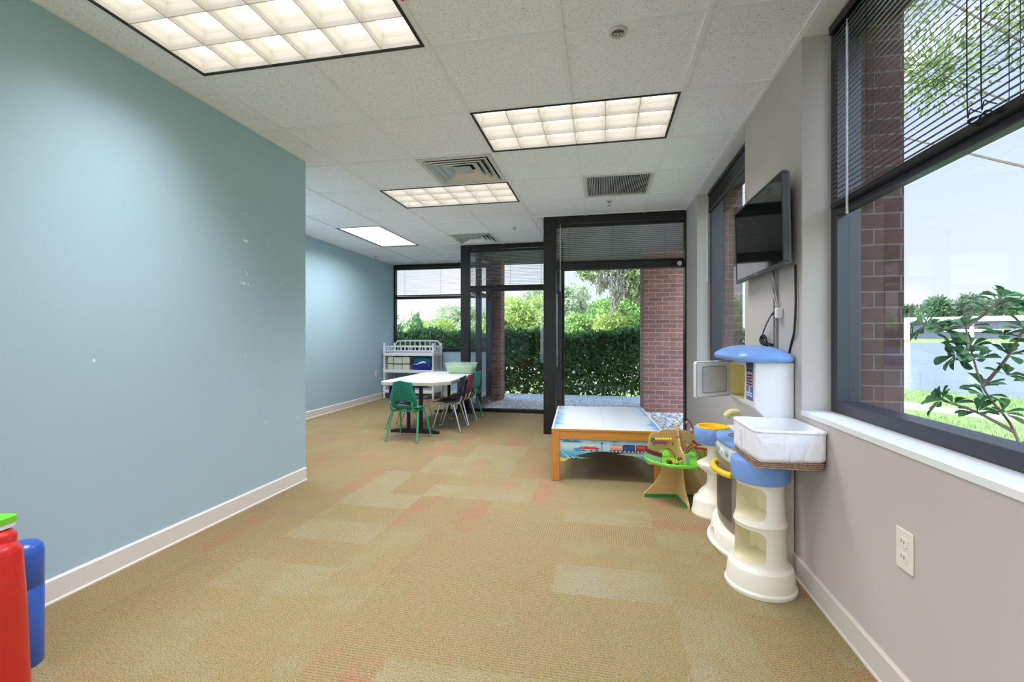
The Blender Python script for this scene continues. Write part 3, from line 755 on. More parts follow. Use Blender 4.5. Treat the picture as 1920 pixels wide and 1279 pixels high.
for q, (y, cc) in enumerate(((2.70, (214, 160, 150)), (2.63, (150, 200, 180)), (2.56, (240, 240, 236)), (2.49, (120, 190, 190)))):
    uu = (y-2.37)/.43; x = .654-.036*(1-(2*uu-1)**2)
    kb(MB().tube([(x+.002, y, .493), (x-.009, y, .493)], [.017, .014], 14), 'knob', mat('knob_colour_%s' % 'abcd'[q], cc, .4))
# stove top
kb(MB().loft([ovring(.532, .04, .652), ovring(.546, .042, .650), ovring(.552, .036, .658)]), 'stove_top', M_tblue)
for y in (2.66, 2.48): kb(MB().lathe([(.062, .552), (.062, .556), (.054, .557), (.052, .5545), (.036, .5545), (.034, .557), (.026, .557), (.024, .5545)], (.735, y, 0), 28), 'burner', mat('burner_grey', (120, 120, 130), .4))
# sink lobe on a waisted pedestal
SX, SY = .665, 2.985
kb(MB().loft(lobe(SX, SY, [(r_*.655-(.012 if r_ < .08 else 0), z_) for r_, z_ in ((.182, 0), (.186, .006), (.186, .016), (.176, .024), (.168, .088), (.160, .10), (.135, .11), (.126, .125), (.10, .15), (.074, .18), (.062, .215), (.068, .248), (.095, .27), (.125, .285), (.137, .298), (.135, .312), (.118, .322), (.085, .333), (.066, .352), (.06, .38), (.066, .405), (.09, .418), (.125, .43), (.142, .442))])), 'sink_pedestal', M_cream)
sink = kb(MB().loft(lobe(SX, SY, [(.095, .436), (.102, .446), (.108, .525), (.104, .532), (.09, .532), (.085, .48), (.07, .465)])), 'sink', M_tblue)
kb(MB().loft([[(SX+rx*math.cos(a), SY+ry*math.sin(a), z) for a in [2*PI*k/40 for k in range(40)]] for rx, ry, z in ((.088, .088, .526), (.093, .093, .536), (.09, .09, .543), (.080, .080, .540), (.074, .074, .51), (.06, .06, .485))], cap0=False), 'sink_basin', M_yel, sink)
# back panel, microwave unit, faucet, roof
kb(MB().loft([[(x, y, z) for y, z, _ in rrect(2.68, .275, .38, .27, .04, 0)] for x in (.76, .866)]), 'back_panel', M_cream, bevel=.004)
mw = kb(MB().loft([[(x, y, z) for x, y in ((.866, 2.30), (.866, 2.745), (xf, 2.745), (xf, 2.30))] for xf, z in ((.775, .57), (.76, .66), (.735, .72), (.702, .755), (.698, .775), (.700, .972))]), 'microwave', M_cwhite, bevel=.005)
cm = MB(); cm.loft([[(x, y, z) for y, z, _ in rrect(2.585, .862, .125, .085, .018, 0, 4)] for x in (.60, .84)])
co = cm.build('cutter', M_ycr)
mw.parent = None; mw.location = KO; bpy.context.view_layer.update(); mw.data.materials.append(M_ycr)
boolean_cut(mw, [co]); mw.parent = K; mw.location = (0, 0, 0)
md = mw.modifiers.new('bevel', 'BEVEL'); md.width = .002; md.segments = 2; md.limit_method = 'ANGLE'
if M_ycr.name not in [x.name for x in mw.data.materials]: mw.data.materials.append(M_ycr)
yi = [x.name for x in mw.data.materials].index(M_ycr.name)
for p in mw.data.polygons:
    cx, cy, cz = p.center
    if cx+KO.x > .705 and 2.44 < cy+KO.y < 2.73 and .77 < cz < .955 and cx+KO.x < .845: p.material_index = yi
# opened microwave door
hinge = Vector((.698, 2.722, .862)); dd = Vector((-.79, -.61, 0)).normalized(); nn = Vector((dd.y, -dd.x, 0))
def on(a, b, c): return tuple(hinge + dd*a + nn*b + Vector((0, 0, c)))
def dpanel(a0, a1, c0, c1, b0, b1, r): return MB().loft([[on(p, b, q) for p, q, _ in rrect((a0+a1)/2, (c0+c1)/2, (a1-a0)/2, (c1-c0)/2, r, 0, 4)] for b in (b0, b1)])
mdoor = kb(dpanel(.0, .275, -.098, .098, -.009, .009, .014), 'microwave_door', M_cwhite, bevel=.003)
M_mirror = mat('silver_window_film', (204, 205, 205), 0.22, spec=0.7)
kb(dpanel(.045, .225, -.07, .066, -.0115, .0115, .012), 'door_window', M_mirror, mdoor)
ed = MB(); ed.tube([on(p, -.0095, q) for p, q, _ in rrect(.137, 0, .134, .094, .014, 0, 5)], .0016, 5, closed=True); ed.tube([on(p, .0095, q) for p, q, _ in rrect(.137, 0, .134, .094, .014, 0, 5)], .0016, 5, closed=True)
ed.tube([on(p, .0115, q) for p, q, _ in rrect(.135, -.002, .092, .07, .012, 0, 5)], .0014, 5, closed=True); ed.tube([on(p, -.0115, q) for p, q, _ in rrect(.135, -.002, .092, .07, .012, 0, 5)], .0014, 5, closed=True)
kb(ed, 'door_edge', mat('door_edge_grey', (120, 120, 122), .4), mdoor)
# control sticker beside the opening
st = kb(MB().bb(.6975, .700, 2.325, 2.425, .785, .968), 'control_sticker', mat('sticker_blue', (72, 112, 178), .4), smooth=False)
def stk(y0, y1, z0, z1, rgb, nm):
    kb(MB().bb(.6969, .6976, y0, y1, z0, z1), 'sticker_print', mat(nm, rgb, .4), st, smooth=False)
stk(2.325, 2.425, .94, .968, (22, 34, 66), 'print_navy'); stk(2.325, 2.425, .92, .94, (70, 122, 130), 'print_teal'); stk(2.325, 2.425, .852, .92, (196, 140, 176), 'print_pink')
for z in (.808, .820): stk(2.335, 2.415, z-.003, z+.003, (232, 240, 248), 'print_white')
stk(2.34, 2.365, .924, .936, (232, 240, 248), 'print_white'); stk(2.385, 2.41, .924, .936, (232, 240, 248), 'print_white')
for z in (.862, .876, .890, .904): stk(2.335, 2.415, z-.002, z+.003, (172, 112, 152), 'print_rose')
kb(MB().tube([(.6972, 2.375, .838), (.6962, 2.375, .838)], .012, 16), 'sticker_print', mat('print_white', (232, 240, 248), .4), st)
kb(MB().tube([(.6964, 2.375, .838), (.6956, 2.375, .838)], .006, 12), 'sticker_print', mat('print_rose', (172, 112, 152), .4), st)
M_small = mat('oval_red', (190, 130, 124), .5)
em = MB().loft([[(x, 2.585+.024*math.cos(a), .058+.02*math.sin(a)) for a in [2*PI*k/24 for k in range(24)]] for x in (.5795, .584)])
kb(em, 'oval_emblem', M_cwhite)
kb(MB().tube([(.5788, 2.585+.018*math.cos(a), .058+.014*math.sin(a)) for a in [2*PI*k/20 for k in range(20)]], .0022, 5, closed=True), 'oval_emblem', M_small)
fa = kb(MB().tube(smoothpath([(.79, 2.80, .555), (.785, 2.80, .62), (.765, 2.80, .655), (.725, 2.805, .655), (.70, 2.81, .63)], 5), [.02]*21, 12), 'faucet', M_ycr)
kb(MB().tube([(.80, 2.70, .64), (.775, 2.70, .64)], .03, 18), 'faucet_plate', M_cream)
kb(MB().tube([(.775, 2.70, .64), (.76, 2.70, .64)], .013, 10), 'faucet_knob', mat('grey_knob', (110, 110, 112), .4))
roofr = []
for hx, hy, z, r in ((.10, .24, .972, .05), (.122, .262, .976, .06), (.127, .268, .988, .065), (.125, .266, 1.0, .065), (.115, .25, 1.012, .06), (.095, .205, 1.028, .055), (.07, .14, 1.041, .045), (.035, .06, 1.048, .03)):
    roofr.append([(min(x, .867), y, zz) for x, y, zz in rrect(.745, 2.525, hx, hy, min(r, hx*.95), z, 8)])
kb(MB().loft(roofr), 'roof_cap', M_tblue, angle=60)

# ------------------------------------------------------------------ lined basket on the tower
bk = thing('lined_basket', 'wicker basket with white cloth liner resting on the play kitchen tower', 'basket', (.733, 2.136, .561), R(0))
M_wick = NT('wicker'); P = M_wick.obj()
w1 = M_wick.node('ShaderNodeTexWave', wave_type='BANDS', bands_direction='Z'); w1.inputs['Scale'].default_value = 38; w1.inputs['Distortion'].default_value = 2; w1.inputs['Detail Scale'].default_value = 6; M_wick.link(P, w1.inputs[0])
nz = M_wick.noise(P, 90, 2)
M_wick.link(M_wick.mix(1.0, M_wick.ramp(w1.outputs['Fac'], [(0.15, lin((122, 90, 66))), (0.6, lin((190, 158, 128)))]), M_wick.ramp(nz, [(.3, g3(.7)), (.7, g3(1.1))]), 'MULTIPLY'), M_wick.b.inputs['Base Color'])
M_wick.b.inputs['Roughness'].default_value = .8; M_wick.bump(w1.outputs['Fac'], .8, .004); M_wick = M_wick.m
kk = NT('white_linen'); kk.b.inputs['Base Color'].default_value = (*lin((236, 235, 240)), 1); kk.b.inputs['Roughness'].default_value = .85; kk.b.inputs['Specular IOR Level'].default_value = .15
km = kk.node('ShaderNodeMapping'); km.inputs['Rotation'].default_value = (.3, .7, .4); km.inputs['Scale'].default_value = (1, 1, .45); kk.link(kk.obj(), km.inputs[0])
kk.bump(kk.noise(km.outputs[0], 17, 3, .5, 1.0), .8, .02); M_linen = kk.m
HX, HY = .126, .152
def bring(f, z): return rrect(0, 0, HX*f, HY*f, .022, z, 5)
wk = MB().loft([bring(.94, 0), bring(.97, .006), bring(1.0, .142), bring(.972, .142), bring(.95, .012)], cap1=True)
wk.build('wicker_body', M_wick, bk)
br = MB()
for k in range(3):
    br.tube([(x*(.985+.008*k), y*(.985+.008*k), .006+.010*k) for x, y, _ in bring(1.0, 0)], .006, 6, closed=True)
br.build('braided_rim', M_wick, bk)
r2 = random.Random(3)
def lring(f, z, wob=0.0, drop=0.0):
    pts = rrect(0, 0, HX*f, HY*f, .024, z, 10); out = []
    for k, (x, y, zz) in enumerate(pts):
        a = math.atan2(y, x); q = wob*(math.sin(9*a+1)+.6*math.sin(17*a+2)); out.append((x*(1+q), y*(1+q), zz+drop*math.sin(7*a+.7)+drop*.6*math.sin(13*a)))
    return out
ln = MB().loft([lring(1.035, .034, .006, .006), lring(1.045, .05, .008, .003), lring(1.04, .10, .004), lring(1.045, .140, .003), lring(1.02, .152, .003), lring(.955, .148, .002), lring(.925, .10, .004), lring(.90, .03, .004), lring(.80, .018, .004)], cap0=False, cap1=True)
ln.build('cloth_liner', M_linen, bk, angle=80, solid=.002)
MB().tube(lring(1.03, .150, .003)[:], .007, 8, closed=True).build('liner_rim', M_linen, bk)
tie = MB(); tie.tube(smoothpath([(-HX*1.055, .02, .125), (-HX*1.07, .022, .09), (-HX*1.06, .018, .05), (-HX*1.06, .026, .03)], 5), .003, 6)
tie.tube(smoothpath([(-HX*1.055, .03, .125), (-HX*1.07, .034, .10), (-HX*1.06, .04, .07)], 5), .003, 6)
tie.build('liner_tie', M_linen, bk)

# ------------------------------------------------------------------ train table
M_maple = wood_material('honey_maple', (206, 140, 66), (190, 122, 50), 2, 5)
M_maplex = wood_material('honey_maple_rail', (208, 146, 66), (192, 124, 48), 0, 5)
tt = thing('train_table', 'low wooden play table with a printed blue top and train picture panel', 'play table', (0.0, 4.0, 0), R(3.0))
TX, TY, TZ = .408, .555, .398
k = NT('printed_top'); P = k.obj(); s = k.node('ShaderNodeSeparateXYZ'); k.link(P, s.inputs[0])
nz = k.noise(P, 4.5, 4, .6, .8); edge = k.math('ABSOLUTE', s.outputs[0])
f = k.math('ADD', k.math('MULTIPLY', k.math('SUBTRACT', nz, .5), 1.3), k.math('MULTIPLY', k.math('SUBTRACT', edge, .29), 5.0), True)
k.link(k.ramp(f, [(0.0, lin((222, 230, 236))), (.25, lin((205, 222, 234))), (.5, lin((120, 178, 222))), (1, lin((86, 152, 210)))]), k.b.inputs['Base Color']); k.b.inputs['Roughness'].default_value = .16; k.b.inputs['Specular IOR Level'].default_value = .6
M_top = k.m
MB().bb(-TX, TX, -TY, TY, TZ-.016, TZ-.002).build('tabletop', M_maplex, tt, smooth=False, bevel=.002)
MB().bb(-TX+.012, -.006, -TY+.012, TY-.012, TZ-.0021, TZ).build('printed_board', M_top, tt, smooth=False)
MB().bb(-.0045, TX-.012, -TY+.012, TY-.012, TZ-.0021, TZ).build('printed_board', M_top, tt, smooth=False)
ew = mat('board_edge', (236, 226, 208), .5); e = MB()
for (a, b, c, d) in ((-TX, TX, -TY, -TY+.012), (-TX, TX, TY-.012, TY), (-TX, -TX+.012, -TY+.012, TY-.012), (TX-.012, TX, -TY+.012, TY-.012)): e.bb(a, b, c, d, TZ-.003, TZ+.001)
e.build('edge_banding', ew, tt, smooth=False)
for sx in (-1, 1):
    for sy in (-1, 1):
        x0, x1 = sorted((sx*TX, sx*(TX-.062))); y0, y1 = sorted((sy*TY, sy*(TY-.062)))
        MB().bb(x0, x1, y0, y1, 0, TZ-.016).build('leg', M_maple, tt, smooth=False, bevel=.004)
rl = MB().bb(-TX+.062, TX-.062, -TY+.004, -TY+.026, TZ-.08, TZ-.016); rl.build('front_rail', M_maplex, tt, smooth=False, bevel=.002)
MB().bb(-TX+.062, TX-.062, TY-.026, TY-.004, TZ-.08, TZ-.016).build('back_rail', M_maplex, tt, smooth=False, bevel=.002)
for sx in (-1, 1):
    a, b = sorted((sx*(TX-.004), sx*(TX-.026))); MB().bb(a, b, -TY+.062, TY-.062, TZ-.08, TZ-.016).build('side_rail', M_maple, tt, smooth=False, bevel=.002)
def arch(y, th, rot=False, L=TX-.062):
    pts = [(-L, TZ-.08), (L, TZ-.08), (L, .15)]
    n = 16
    pts.append((L-.04, .15))
    for q in range(n+1):
        u = q/n; pts.append((L-.045-(2*L-.09)*u, .155+.078*math.sin(PI*u)**.7))
    pts.append((-L+.04, .15)); pts.append((-L, .15))
    return pts
k = NT('printed_scene'); P = k.obj(); s = k.node('ShaderNodeSeparateXYZ'); k.link(P, s.inputs[0])
nz = k.noise(P, 14, 3); zz = k.math('ADD', s.outputs[2], k.math('MULTIPLY', k.math('SUBTRACT', nz, .5), .05))
col = k.ramp(k.math('DIVIDE', k.math('SUBTRACT', zz, .14), .18), [(0.0, lin((240, 206, 70))), (.13, lin((236, 200, 90))), (.2, lin((70, 150, 180))), (.45, lin((110, 182, 204))), (.7, lin((196, 220, 218))), (.85, lin((168, 214, 226))), (1, lin((90, 160, 196)))])
k.link(col, k.b.inputs['Base Color']); k.b.inputs['Roughness'].default_value = .35; M_scene = k.m
pf = MB().slab(arch(0, 0), (0, -TY+.024, 0), (1, 0, 0), (0, 0, 1), .012).build('picture_panel', M_scene, tt, smooth=False)
pb = MB().slab(arch(0, 0), (0, TY-.03, 0), (1, 0, 0), (0, 0, 1), .012).build('picture_panel', M_scene, tt, smooth=False)
for sx in (-1, 1): MB().slab(arch(0, 0, L=TY-.062), (sx*(TX-.02), 0, 0), (0, 1, 0), (0, 0, 1), .010).build('side_panel', M_scene, tt, smooth=False)
yp = -TY+.0155-.012
def pr(pts, rgb, nm, lay=0): return pts, rgb, nm, lay
prints = {}
def flat(pts, rgb, lay=1):
    key = rgb
    prints.setdefault(key, []).append((pts, lay))
def rect(x0, x1, z0, z1, rgb, lay=1): flat([(x0, z0), (x1, z0), (x1, z1), (x0, z1)], rgb, lay)
def disc(x, z, r, rgb, lay=1, n=12): flat([(x+r*math.cos(2*PI*q/n), z+r*math.sin(2*PI*q/n)) for q in range(n)], rgb, lay)
x0 = -TX+.062
for q in range(5):      # ploughed rows
    flat([(x0+.008+.035*q, .225-.012*q), (x0+.022+.035*q, .222-.012*q), (x0+.085+.035*q, .175+.002*q), (x0+.068+.035*q, .172+.002*q)], (150, 218, 226), 1)
    flat([(x0+.022+.035*q, .226-.012*q), (x0+.032+.035*q, .223-.012*q), (x0+.095+.035*q, .180+.002*q), (x0+.085+.035*q, .177+.002*q)], (40, 110, 140), 1)
flat([(x0+.02, .30), (x0+.05, .318), (x0+.09, .305), (x0+.12, .315), (x0+.16, .30), (x0+.16, .294), (x0+.02, .294)], (70, 130, 170))
flat([(x0+.10, .246), (x0+.16, .262), (x0+.19, .235), (x0+.12, .225)], (80, 140, 200))
flat([(x0+.15, .252), (x0+.19, .262), (x0+.29, .258), (x0+.295, .25), (x0+.26, .240), (x0+.17, .240)], (200, 52, 60), 2)
rect(x0+.155, x0+.275, .262, .267, (226, 80, 84), 3); rect(x0+.16, x0+.27, .243, .247, (240, 190, 190), 3)
flat([(x0+.215, .267), (x0+.222, .276), (x0+.25, .276), (x0+.258, .267)], (236, 226, 230), 3)
for q in (.18, .235, .275): disc(x0+q, .236, .006, (60, 34, 40), 3)
rect(x0+.312, x0+.316, .236, .292, (60, 60, 80), 2); disc(x0+.314, .294, .007, (40, 50, 90), 3)
rect(x0+.36, x0+.60, .228, .236, (90, 120, 140), 1)
for q, (w, c1) in enumerate(((.0, (222, 150, 140)), (.09, (34, 62, 130)), (.185, (186, 50, 48)))):
    a = x0+.375+w; rect(a, a+.088, .244, .282, c1, 2); rect(a+.004, a+.086, .282, .288, (170, 160, 150) if q == 0 else c1, 2); rect(a, a+.088, .238, .245, (24, 26, 34), 2)
    for p in range(4 if q < 2 else 1):
        if q == 0: rect(a+.008+.02*p, a+.02+.02*p, .266, .276, (240, 224, 210), 3)
        if q == 1: rect(a+.008+.02*p, a+.020+.02*p, .252, .276, (56, 92, 170), 3)
        if q == 2: rect(a+.01, a+.088, .266, .274, (228, 130, 80), 3)
    for p in range(3): disc(a+.016+.028*p, .237, .0095, (22, 24, 30), 3); disc(a+.016+.028*p, .237, .006, (236, 238, 240), 4)
flat([(x0+.42, .215), (x0+.60, .222), (x0+.66, .20), (x0+.58, .205)], (206, 196, 150))
pm = MB(); pmats = []
for ci, (rgb, lst) in enumerate(prints.items()):
    pmats.append(mat('print_%s' % ''.join(chr(97+v//11) for v in rgb), rgb, .4))
    for pts, lay in lst:
        a = [(x, yp+.012-.0004*lay-.012+.0115, z) for x, z in pts]
        pm.slab([(x, z) for x, z in pts], (0, -TY+.0121-.0004*lay, 0), (1, 0, 0), (0, 0, 1), .0003, ci)
pm.build('printed_train', pmats, pf, smooth=False)

# ------------------------------------------------------------------ wooden activity table
M_ply = wood_material('birch_ply', (216, 180, 122), (202, 164, 106), 0, 4)
M_edge = mat('ply_edge', (224, 200, 156), .5)
M_green = mat('lime_paint', (118, 204, 48), .4); M_dgreen = mat('green_paint', (30, 140, 60), .4); M_mgreen = mat('mint_paint', (122, 186, 128), .45)
M_maroon = mat('maroon_paint', (92, 30, 42), .4); M_redp = mat('red_paint', (186, 50, 40), .4); M_bead = mat('bead_yellow', (244, 220, 60), .35); M_beadp = mat('bead_purple', (170, 60, 150), .35)
at = thing('activity_table', 'small round wooden bead maze table with a lime green top', 'activity toy', (.497, 3.235, 0), R(9))
def legp(sgn): return [(0, 0.0), (sgn*.225, 0.0), (sgn*.222, .03), (sgn*.19, .06), (sgn*.15, .10), (sgn*.115, .16), (sgn*.105, .20), (sgn*.108, .255), (0, .255)]
for ux, org in (((1, 0, 0), (0, .007, 0)), ((0, 1, 0), (-.007, 0, 0))):
    pts = legp(1)[1:-1]+[(-p, q) for p, q in legp(1)[1:-1][::-1]]
    lp = MB().slab(pts, org, ux, (0, 0, 1), .014).build('leg_panel', M_ply, at, smooth=False)
    sm = MB()
    for sg in (-1, 1):
        q = [(sg*.010, .003), (sg*.2235, .003), (sg*.2215, .026), (sg*.010, .026)]
        sm.slab(q, tuple(Vector(org)+(Vector((0, .0012, 0)) if ux[0] else Vector((-.0012, 0, 0)))), ux, (0, 0, 1), .0164)
    sm.build('green_stripe', M_dgreen, lp, smooth=False)
MB().lathe([(.209, .255), (.215, .258), (.215, .272), (.212, .275)], n=56).build('disc_top', M_green, at)
MB().lathe([(.2155, .2555), (.2172, .2575), (.2172, .266), (.2155, .268)], n=56, cap0=False, cap1=False).build('disc_edge', mat('green_edge', (110, 190, 70), .4), at)
# upright shaped panels crossing at the middle
pa = [(-.2, .275), (-.2, .315), (-.195, .335), (-.19, .40), (-.185, .425), (-.165, .437), (-.13, .44), (-.115, .455), (-.09, .462), (.02, .462), (.06, .455), (.10, .435), (.13, .41), (.155, .375), (.19, .36), (.2, .335), (.205, .30), (.205, .275),
      (.13, .275), (.122, .305), (.10, .325), (.075, .305), (.066, .275), (-.045, .275), (-.052, .30), (-.068, .322), (-.09, .331), (-.112, .322), (-.128, .30), (-.134, .275)]
wp = MB().slab(pa, (0, .006, 0), (1, 0, 0), (0, 0, 1), .012).build('upright_panel', M_ply, at, smooth=False)
sp = MB(); rr = random.Random(11)
for q in range(44):
    x, z = rr.uniform(-.18, .15), rr.uniform(.34, .45)
    if z > .43 and abs(x) > .09: continue
    if -.165 < x < -.03 and .365 < z < .415: continue
    if z > .40 and x > .09: continue
    sp.tube([(x, -.0065, z), (x, -.0058, z)], rr.uniform(.002, .0046), 8, mi=rr.choice([0, 0, 1, 2]))
sp.build('printed_spots', [mat('spot_brown', (70, 40, 30), .5), mat('spot_green', (120, 150, 60), .5), mat('spot_rust', (170, 90, 50), .5)], wp)
pb_ = [(-.2, .275), (-.2, .30), (-.17, .33), (-.12, .335), (-.06, .36), (-.03, .42), (0, .49), (.03, .50), (.05, .48), (.06, .40), (.12, .35), (.18, .33), (.2, .30), (.2, .275)]
pb_ = [(-.2, .275), (-.2, .335), (-.185, .345), (-.15, .335), (-.12, .325)]+pb_[4:]
wq = MB().slab(pb_, (-.006, 0, 0), (0, 1, 0), (0, 0, 1), .012).build('upright_panel', M_ply, at, smooth=False)
kp = MB().bb(-.012, .012, -.205, -.192, .258, .345); kp.build('end_post', M_mgreen, at, smooth=False, bevel=.003)
# bead rows
for z, mm, x0_, n_ in ((.398, M_bead, -.145, 7), (.376, M_beadp, -.16, 6)):
    rod = MB().tube([(-.17, -.014, z), (-.03, -.014, z)], .0018, 6).build('bead_rod', M_chrome, at)
    for q in range(n_): MB().ball((x0_+.0165*q, -.014, z), .0085, 12).build('bead', mm, rod)
MB().box((-.165, -.012, .398), (.022, .012, .016)).build('letter_block', M_dgreen, at, smooth=False, bevel=.002)
# curved side fence and tracks
def arcwall(r, a0, a1, z0, z1, th, n=18):
    rings = []
    for q in range(n+1):
        a = R(a0+(a1-a0)*q/n); c_, s_ = math.cos(a), math.sin(a)
        rings.append([(r*c_, r*s_, z0), ((r-th)*c_, (r-th)*s_, z0), ((r-th)*c_, (r-th)*s_, z1), (r*c_, r*s_, z1)])
    return MB().loft(rings)
arcwall(.212, 165, 225, .272, .312, .008).build('curved_fence', M_mgreen, at); arcwall(.213, 163, 226, .312, .338, .009).build('fence_rail', M_maroon, at)
arcwall(.212, -40, 30, .272, .30, .008).build('curved_fence', M_mgreen, at)
MB().tube(smoothpath([(.10, -.02, .395), (.12, -.03, .37), (.105, -.04, .352), (.15, -.045, .345), (.19, -.05, .335), (.20, -.06, .305), (.19, -.06, .285)], 6), .007, 8).build('curved_track', M_redp, at)
MB().tube(smoothpath([(.098, -.016, .405), (.125, -.026, .378), (.11, -.036, .358), (.155, -.04, .354), (.197, -.046, .342), (.209, -.056, .305)], 6), .004, 8).build('track_edge', M_edge, at)
wr = MB()
for q, (r_, h_) in enumerate(((.055, .085), (.075, .11), (.06, .07))):
    cx_ = (.07, .10, -.09)[q]; cy_ = (-.09, -.05, -.06)[q]
    wr.tube([(cx_+r_*math.cos(a), cy_+.02*math.sin(2*a), .275+h_*math.sin(a)) for a in [PI*p/16 for p in range(17)]], .0018, 6)
wr.tube(smoothpath([(.02, .02, .48), (.06, .05, .52), (.11, .07, .50), (.13, .06, .45), (.11, .03, .40), (.14, .0, .38)], 6), .0018, 6)
wr.tube(smoothpath([(.0, -.02, .49), (.04, .03, .53), (.09, .05, .52), (.115, .04, .46), (.10, .02, .41)], 6), .0018, 6)
wr.build('bead_wire', M_cable, at)
rr = random.Random(5)
for q in range(7):
    a = rr.uniform(0, 1); MB().ball((.0+.09*a, -.018-.012*rr.random(), .505-.05*q+.01*rr.random()), .011, 10).build('bead', mat('bead_%s' % 'abc'[q % 3], ((206, 120, 90), (222, 186, 150), (150, 84, 66))[q % 3], .4), at)
fl = MB()
for q in range(8):
    a = 2*PI*q/8; fl.lathe([(.016, 0), (.016, .006)], (-.055+.022*math.cos(a), -.125+.022*math.sin(a), .275), 10)
fl.lathe([(.024, 0), (.024, .009)], (-.055, -.125, .275), 14); flo = fl.build('flower_spinner', mat('flower_yellow', (246, 206, 40), .4), at)
dt = MB()
for q in range(9): dt.lathe([(.0035, 0), (.0035, .0006)], (-.055+.02*math.cos(q*2.4)*(q/9)**.5*1.2, -.125+.02*math.sin(q*2.4)*(q/9)**.5*1.2, .2842), 8)
dt.build('flower_dot', mat('spot_brown', (70, 40, 30), .5), flo)
for (x, y, m_, sz) in ((-.10, -.155, 'spot_brown', .02), (-.012, -.105, 'spot_brown', .024), (.12, -.10, 'spot_brown', .02), (-.06, -.175, 'spot_green', .017)):
    MB().ball((x, y, .275+sz*.55), sz, 12, sz=.55).build('rolling_bug', MATS[m_], at)
MB().ball((.0, -.09, .29), .014, 12).build('rolling_bug', M_redp, at)
MB().tube([(-.03, -.18, .275), (-.03, -.18, .30)], .012, 10).build('peg', mat('green_edge', (110, 190, 70), .4), at)
# ------------------------------------------------------------------ preschool stacking chairs (front = +y)
def shell_mats(rgb): return mat('shell_%d_%d_%d' % rgb if False else 'shell_' + ''.join(chr(97+v//11) for v in rgb), rgb, .38, spec=.5)
M_chairg = shell_mats((14, 122, 100)); M_chairn = shell_mats((30, 34, 58)); M_chairm = shell_mats((112, 40, 48)); M_chairt = shell_mats((26, 150, 122)); M_chairp = shell_mats((40, 42, 84))
M_legg = mat('green_enamel', (62, 168, 122), .35, spec=.5); M_glide = mat('nickel_glide', (190, 180, 170), .3, metal=.9); M_ridge = mat('shell_ridge', (40, 150, 118), .35)
def make_chair(label, ms, ml, loc, rz, group):
    t = thing('stacking_chair', label, 'chair', loc, rz, group=group)
    SH = .335
    # seat: dished sheet with rolled front
    nx, ny = 12, 14; rows = []
    for j in range(ny+1):
        v = j/ny; y = -.135+.285*v; hw = .150-.012*v*v+.004*math.sin(PI*v)
        row = []
        for i in range(nx+1):
            u = i/nx*2-1; z = SH-.012*(1-u*u)*math.sin(PI*min(1, v*1.1))+.010*abs(u)**3
            if v > .85: z -= .10*(v-.85)**1.3
            if v < .15: z += .09*(.15-v)
            row.append((u*hw, y, z))
        rows.append(row)
    MB().loft(rows, False, False, closed=False).build('seat', ms, t, angle=60, solid=.006)
    # backrest: tapered, curved, peaked top, with a hand slot near its foot
    nx, nz = 28, 30; vs = []; fs = []; idx = {}
    H0, H1 = .350, .618
    def bp(u, v):
        hw = .142+.014*math.sin(PI*min(1, v*1.4))-.036*v**1.6
        z = H0+(H1-H0)*v; z += .022*v*(1-abs(u))
        y = -.138-.062*v-.028*(1-v)*v+.038*(u*u)*(.4+.6*v)
        if abs(u) > .86: y += .012*(abs(u)-.86)/.14
        return (u*hw, y, z)
    def hole(u, v):
        return abs(u) < .56 and .10 < v < .31 - .16*abs(u)
    for j in range(nz+1):
        for i in range(nx+1): idx[i, j] = len(vs); vs.append(bp(i/nx*2-1, j/nz))
    for j in range(nz):
        for i in range(nx):
            if not hole((i+.5)/nx*2-1, (j+.5)/nz): fs.append((idx[i, j], idx[i+1, j], idx[i+1, j+1], idx[i, j+1]))
    b = MB().add(vs, fs).build('backrest', ms, t, angle=60, solid=.006)
    # raised ribs of the backrest
    rb = MB()
    def bpo(u, v):
        x, y, z = bp(u, v); return (x, y-.0042, z)
    for sg in (-1, 1):
        rb.tube([bpo(sg*u, v) for u, v in ((.06, .70), (.25, .665), (.45, .62), (.58, .585), (.60, .50), (.62, .36), (.66, .2), (.68, .05))], .0035, 6)
        rb.tube([bpo(sg*u, v) for u, v in ((.0, .345), (.2, .315), (.4, .28), (.58, .25))], .0045, 6)
    rb.build('rib', ms, b)
    # frame and legs
    fm = MB()
    for sg in (-1, 1): fm.tube(smoothpath([(sg*.118, .115, SH-.022), (sg*.122, .0, SH-.022), (sg*.122, -.10, SH-.022), (sg*.125, -.150, SH-.004), (sg*.125, -.168, SH+.03), (sg*.124, -.182, SH+.075)], 5), .0095, 8)
    fm.tube([(-.12, .04, SH-.024), (.12, .04, SH-.024)], .009, 8); fm.tube([(-.122, -.10, SH-.024), (.122, -.10, SH-.024)], .009, 8)
    fm.build('seat_frame', ml, t)
    for sx in (-1, 1):
        for sy, fy, ty in ((1, .155, .06), (-1, -.175, -.075)):
            l = MB().tube(smoothpath([(sx*.085, ty, SH-.024), (sx*.125, ty+sy*.01, SH-.028), (sx*.148, ty+sy*.025, SH-.065), (sx*.178, fy, .012)], 6), .0105, 10).build('leg', ml, t)
            MB().lathe([(.009, 0), (.0145, .002), (.0145, .010), (.012, .02)], (sx*.178, fy, 0), 12).build('glide', M_glide, l)
    return t
GRP = 'stacking chairs around the white table'
ch = make_chair('green chair with its back to the camera at the near end of the white table', M_chairg, M_legg, (-2.03, 4.545, 0), R(-3), GRP)
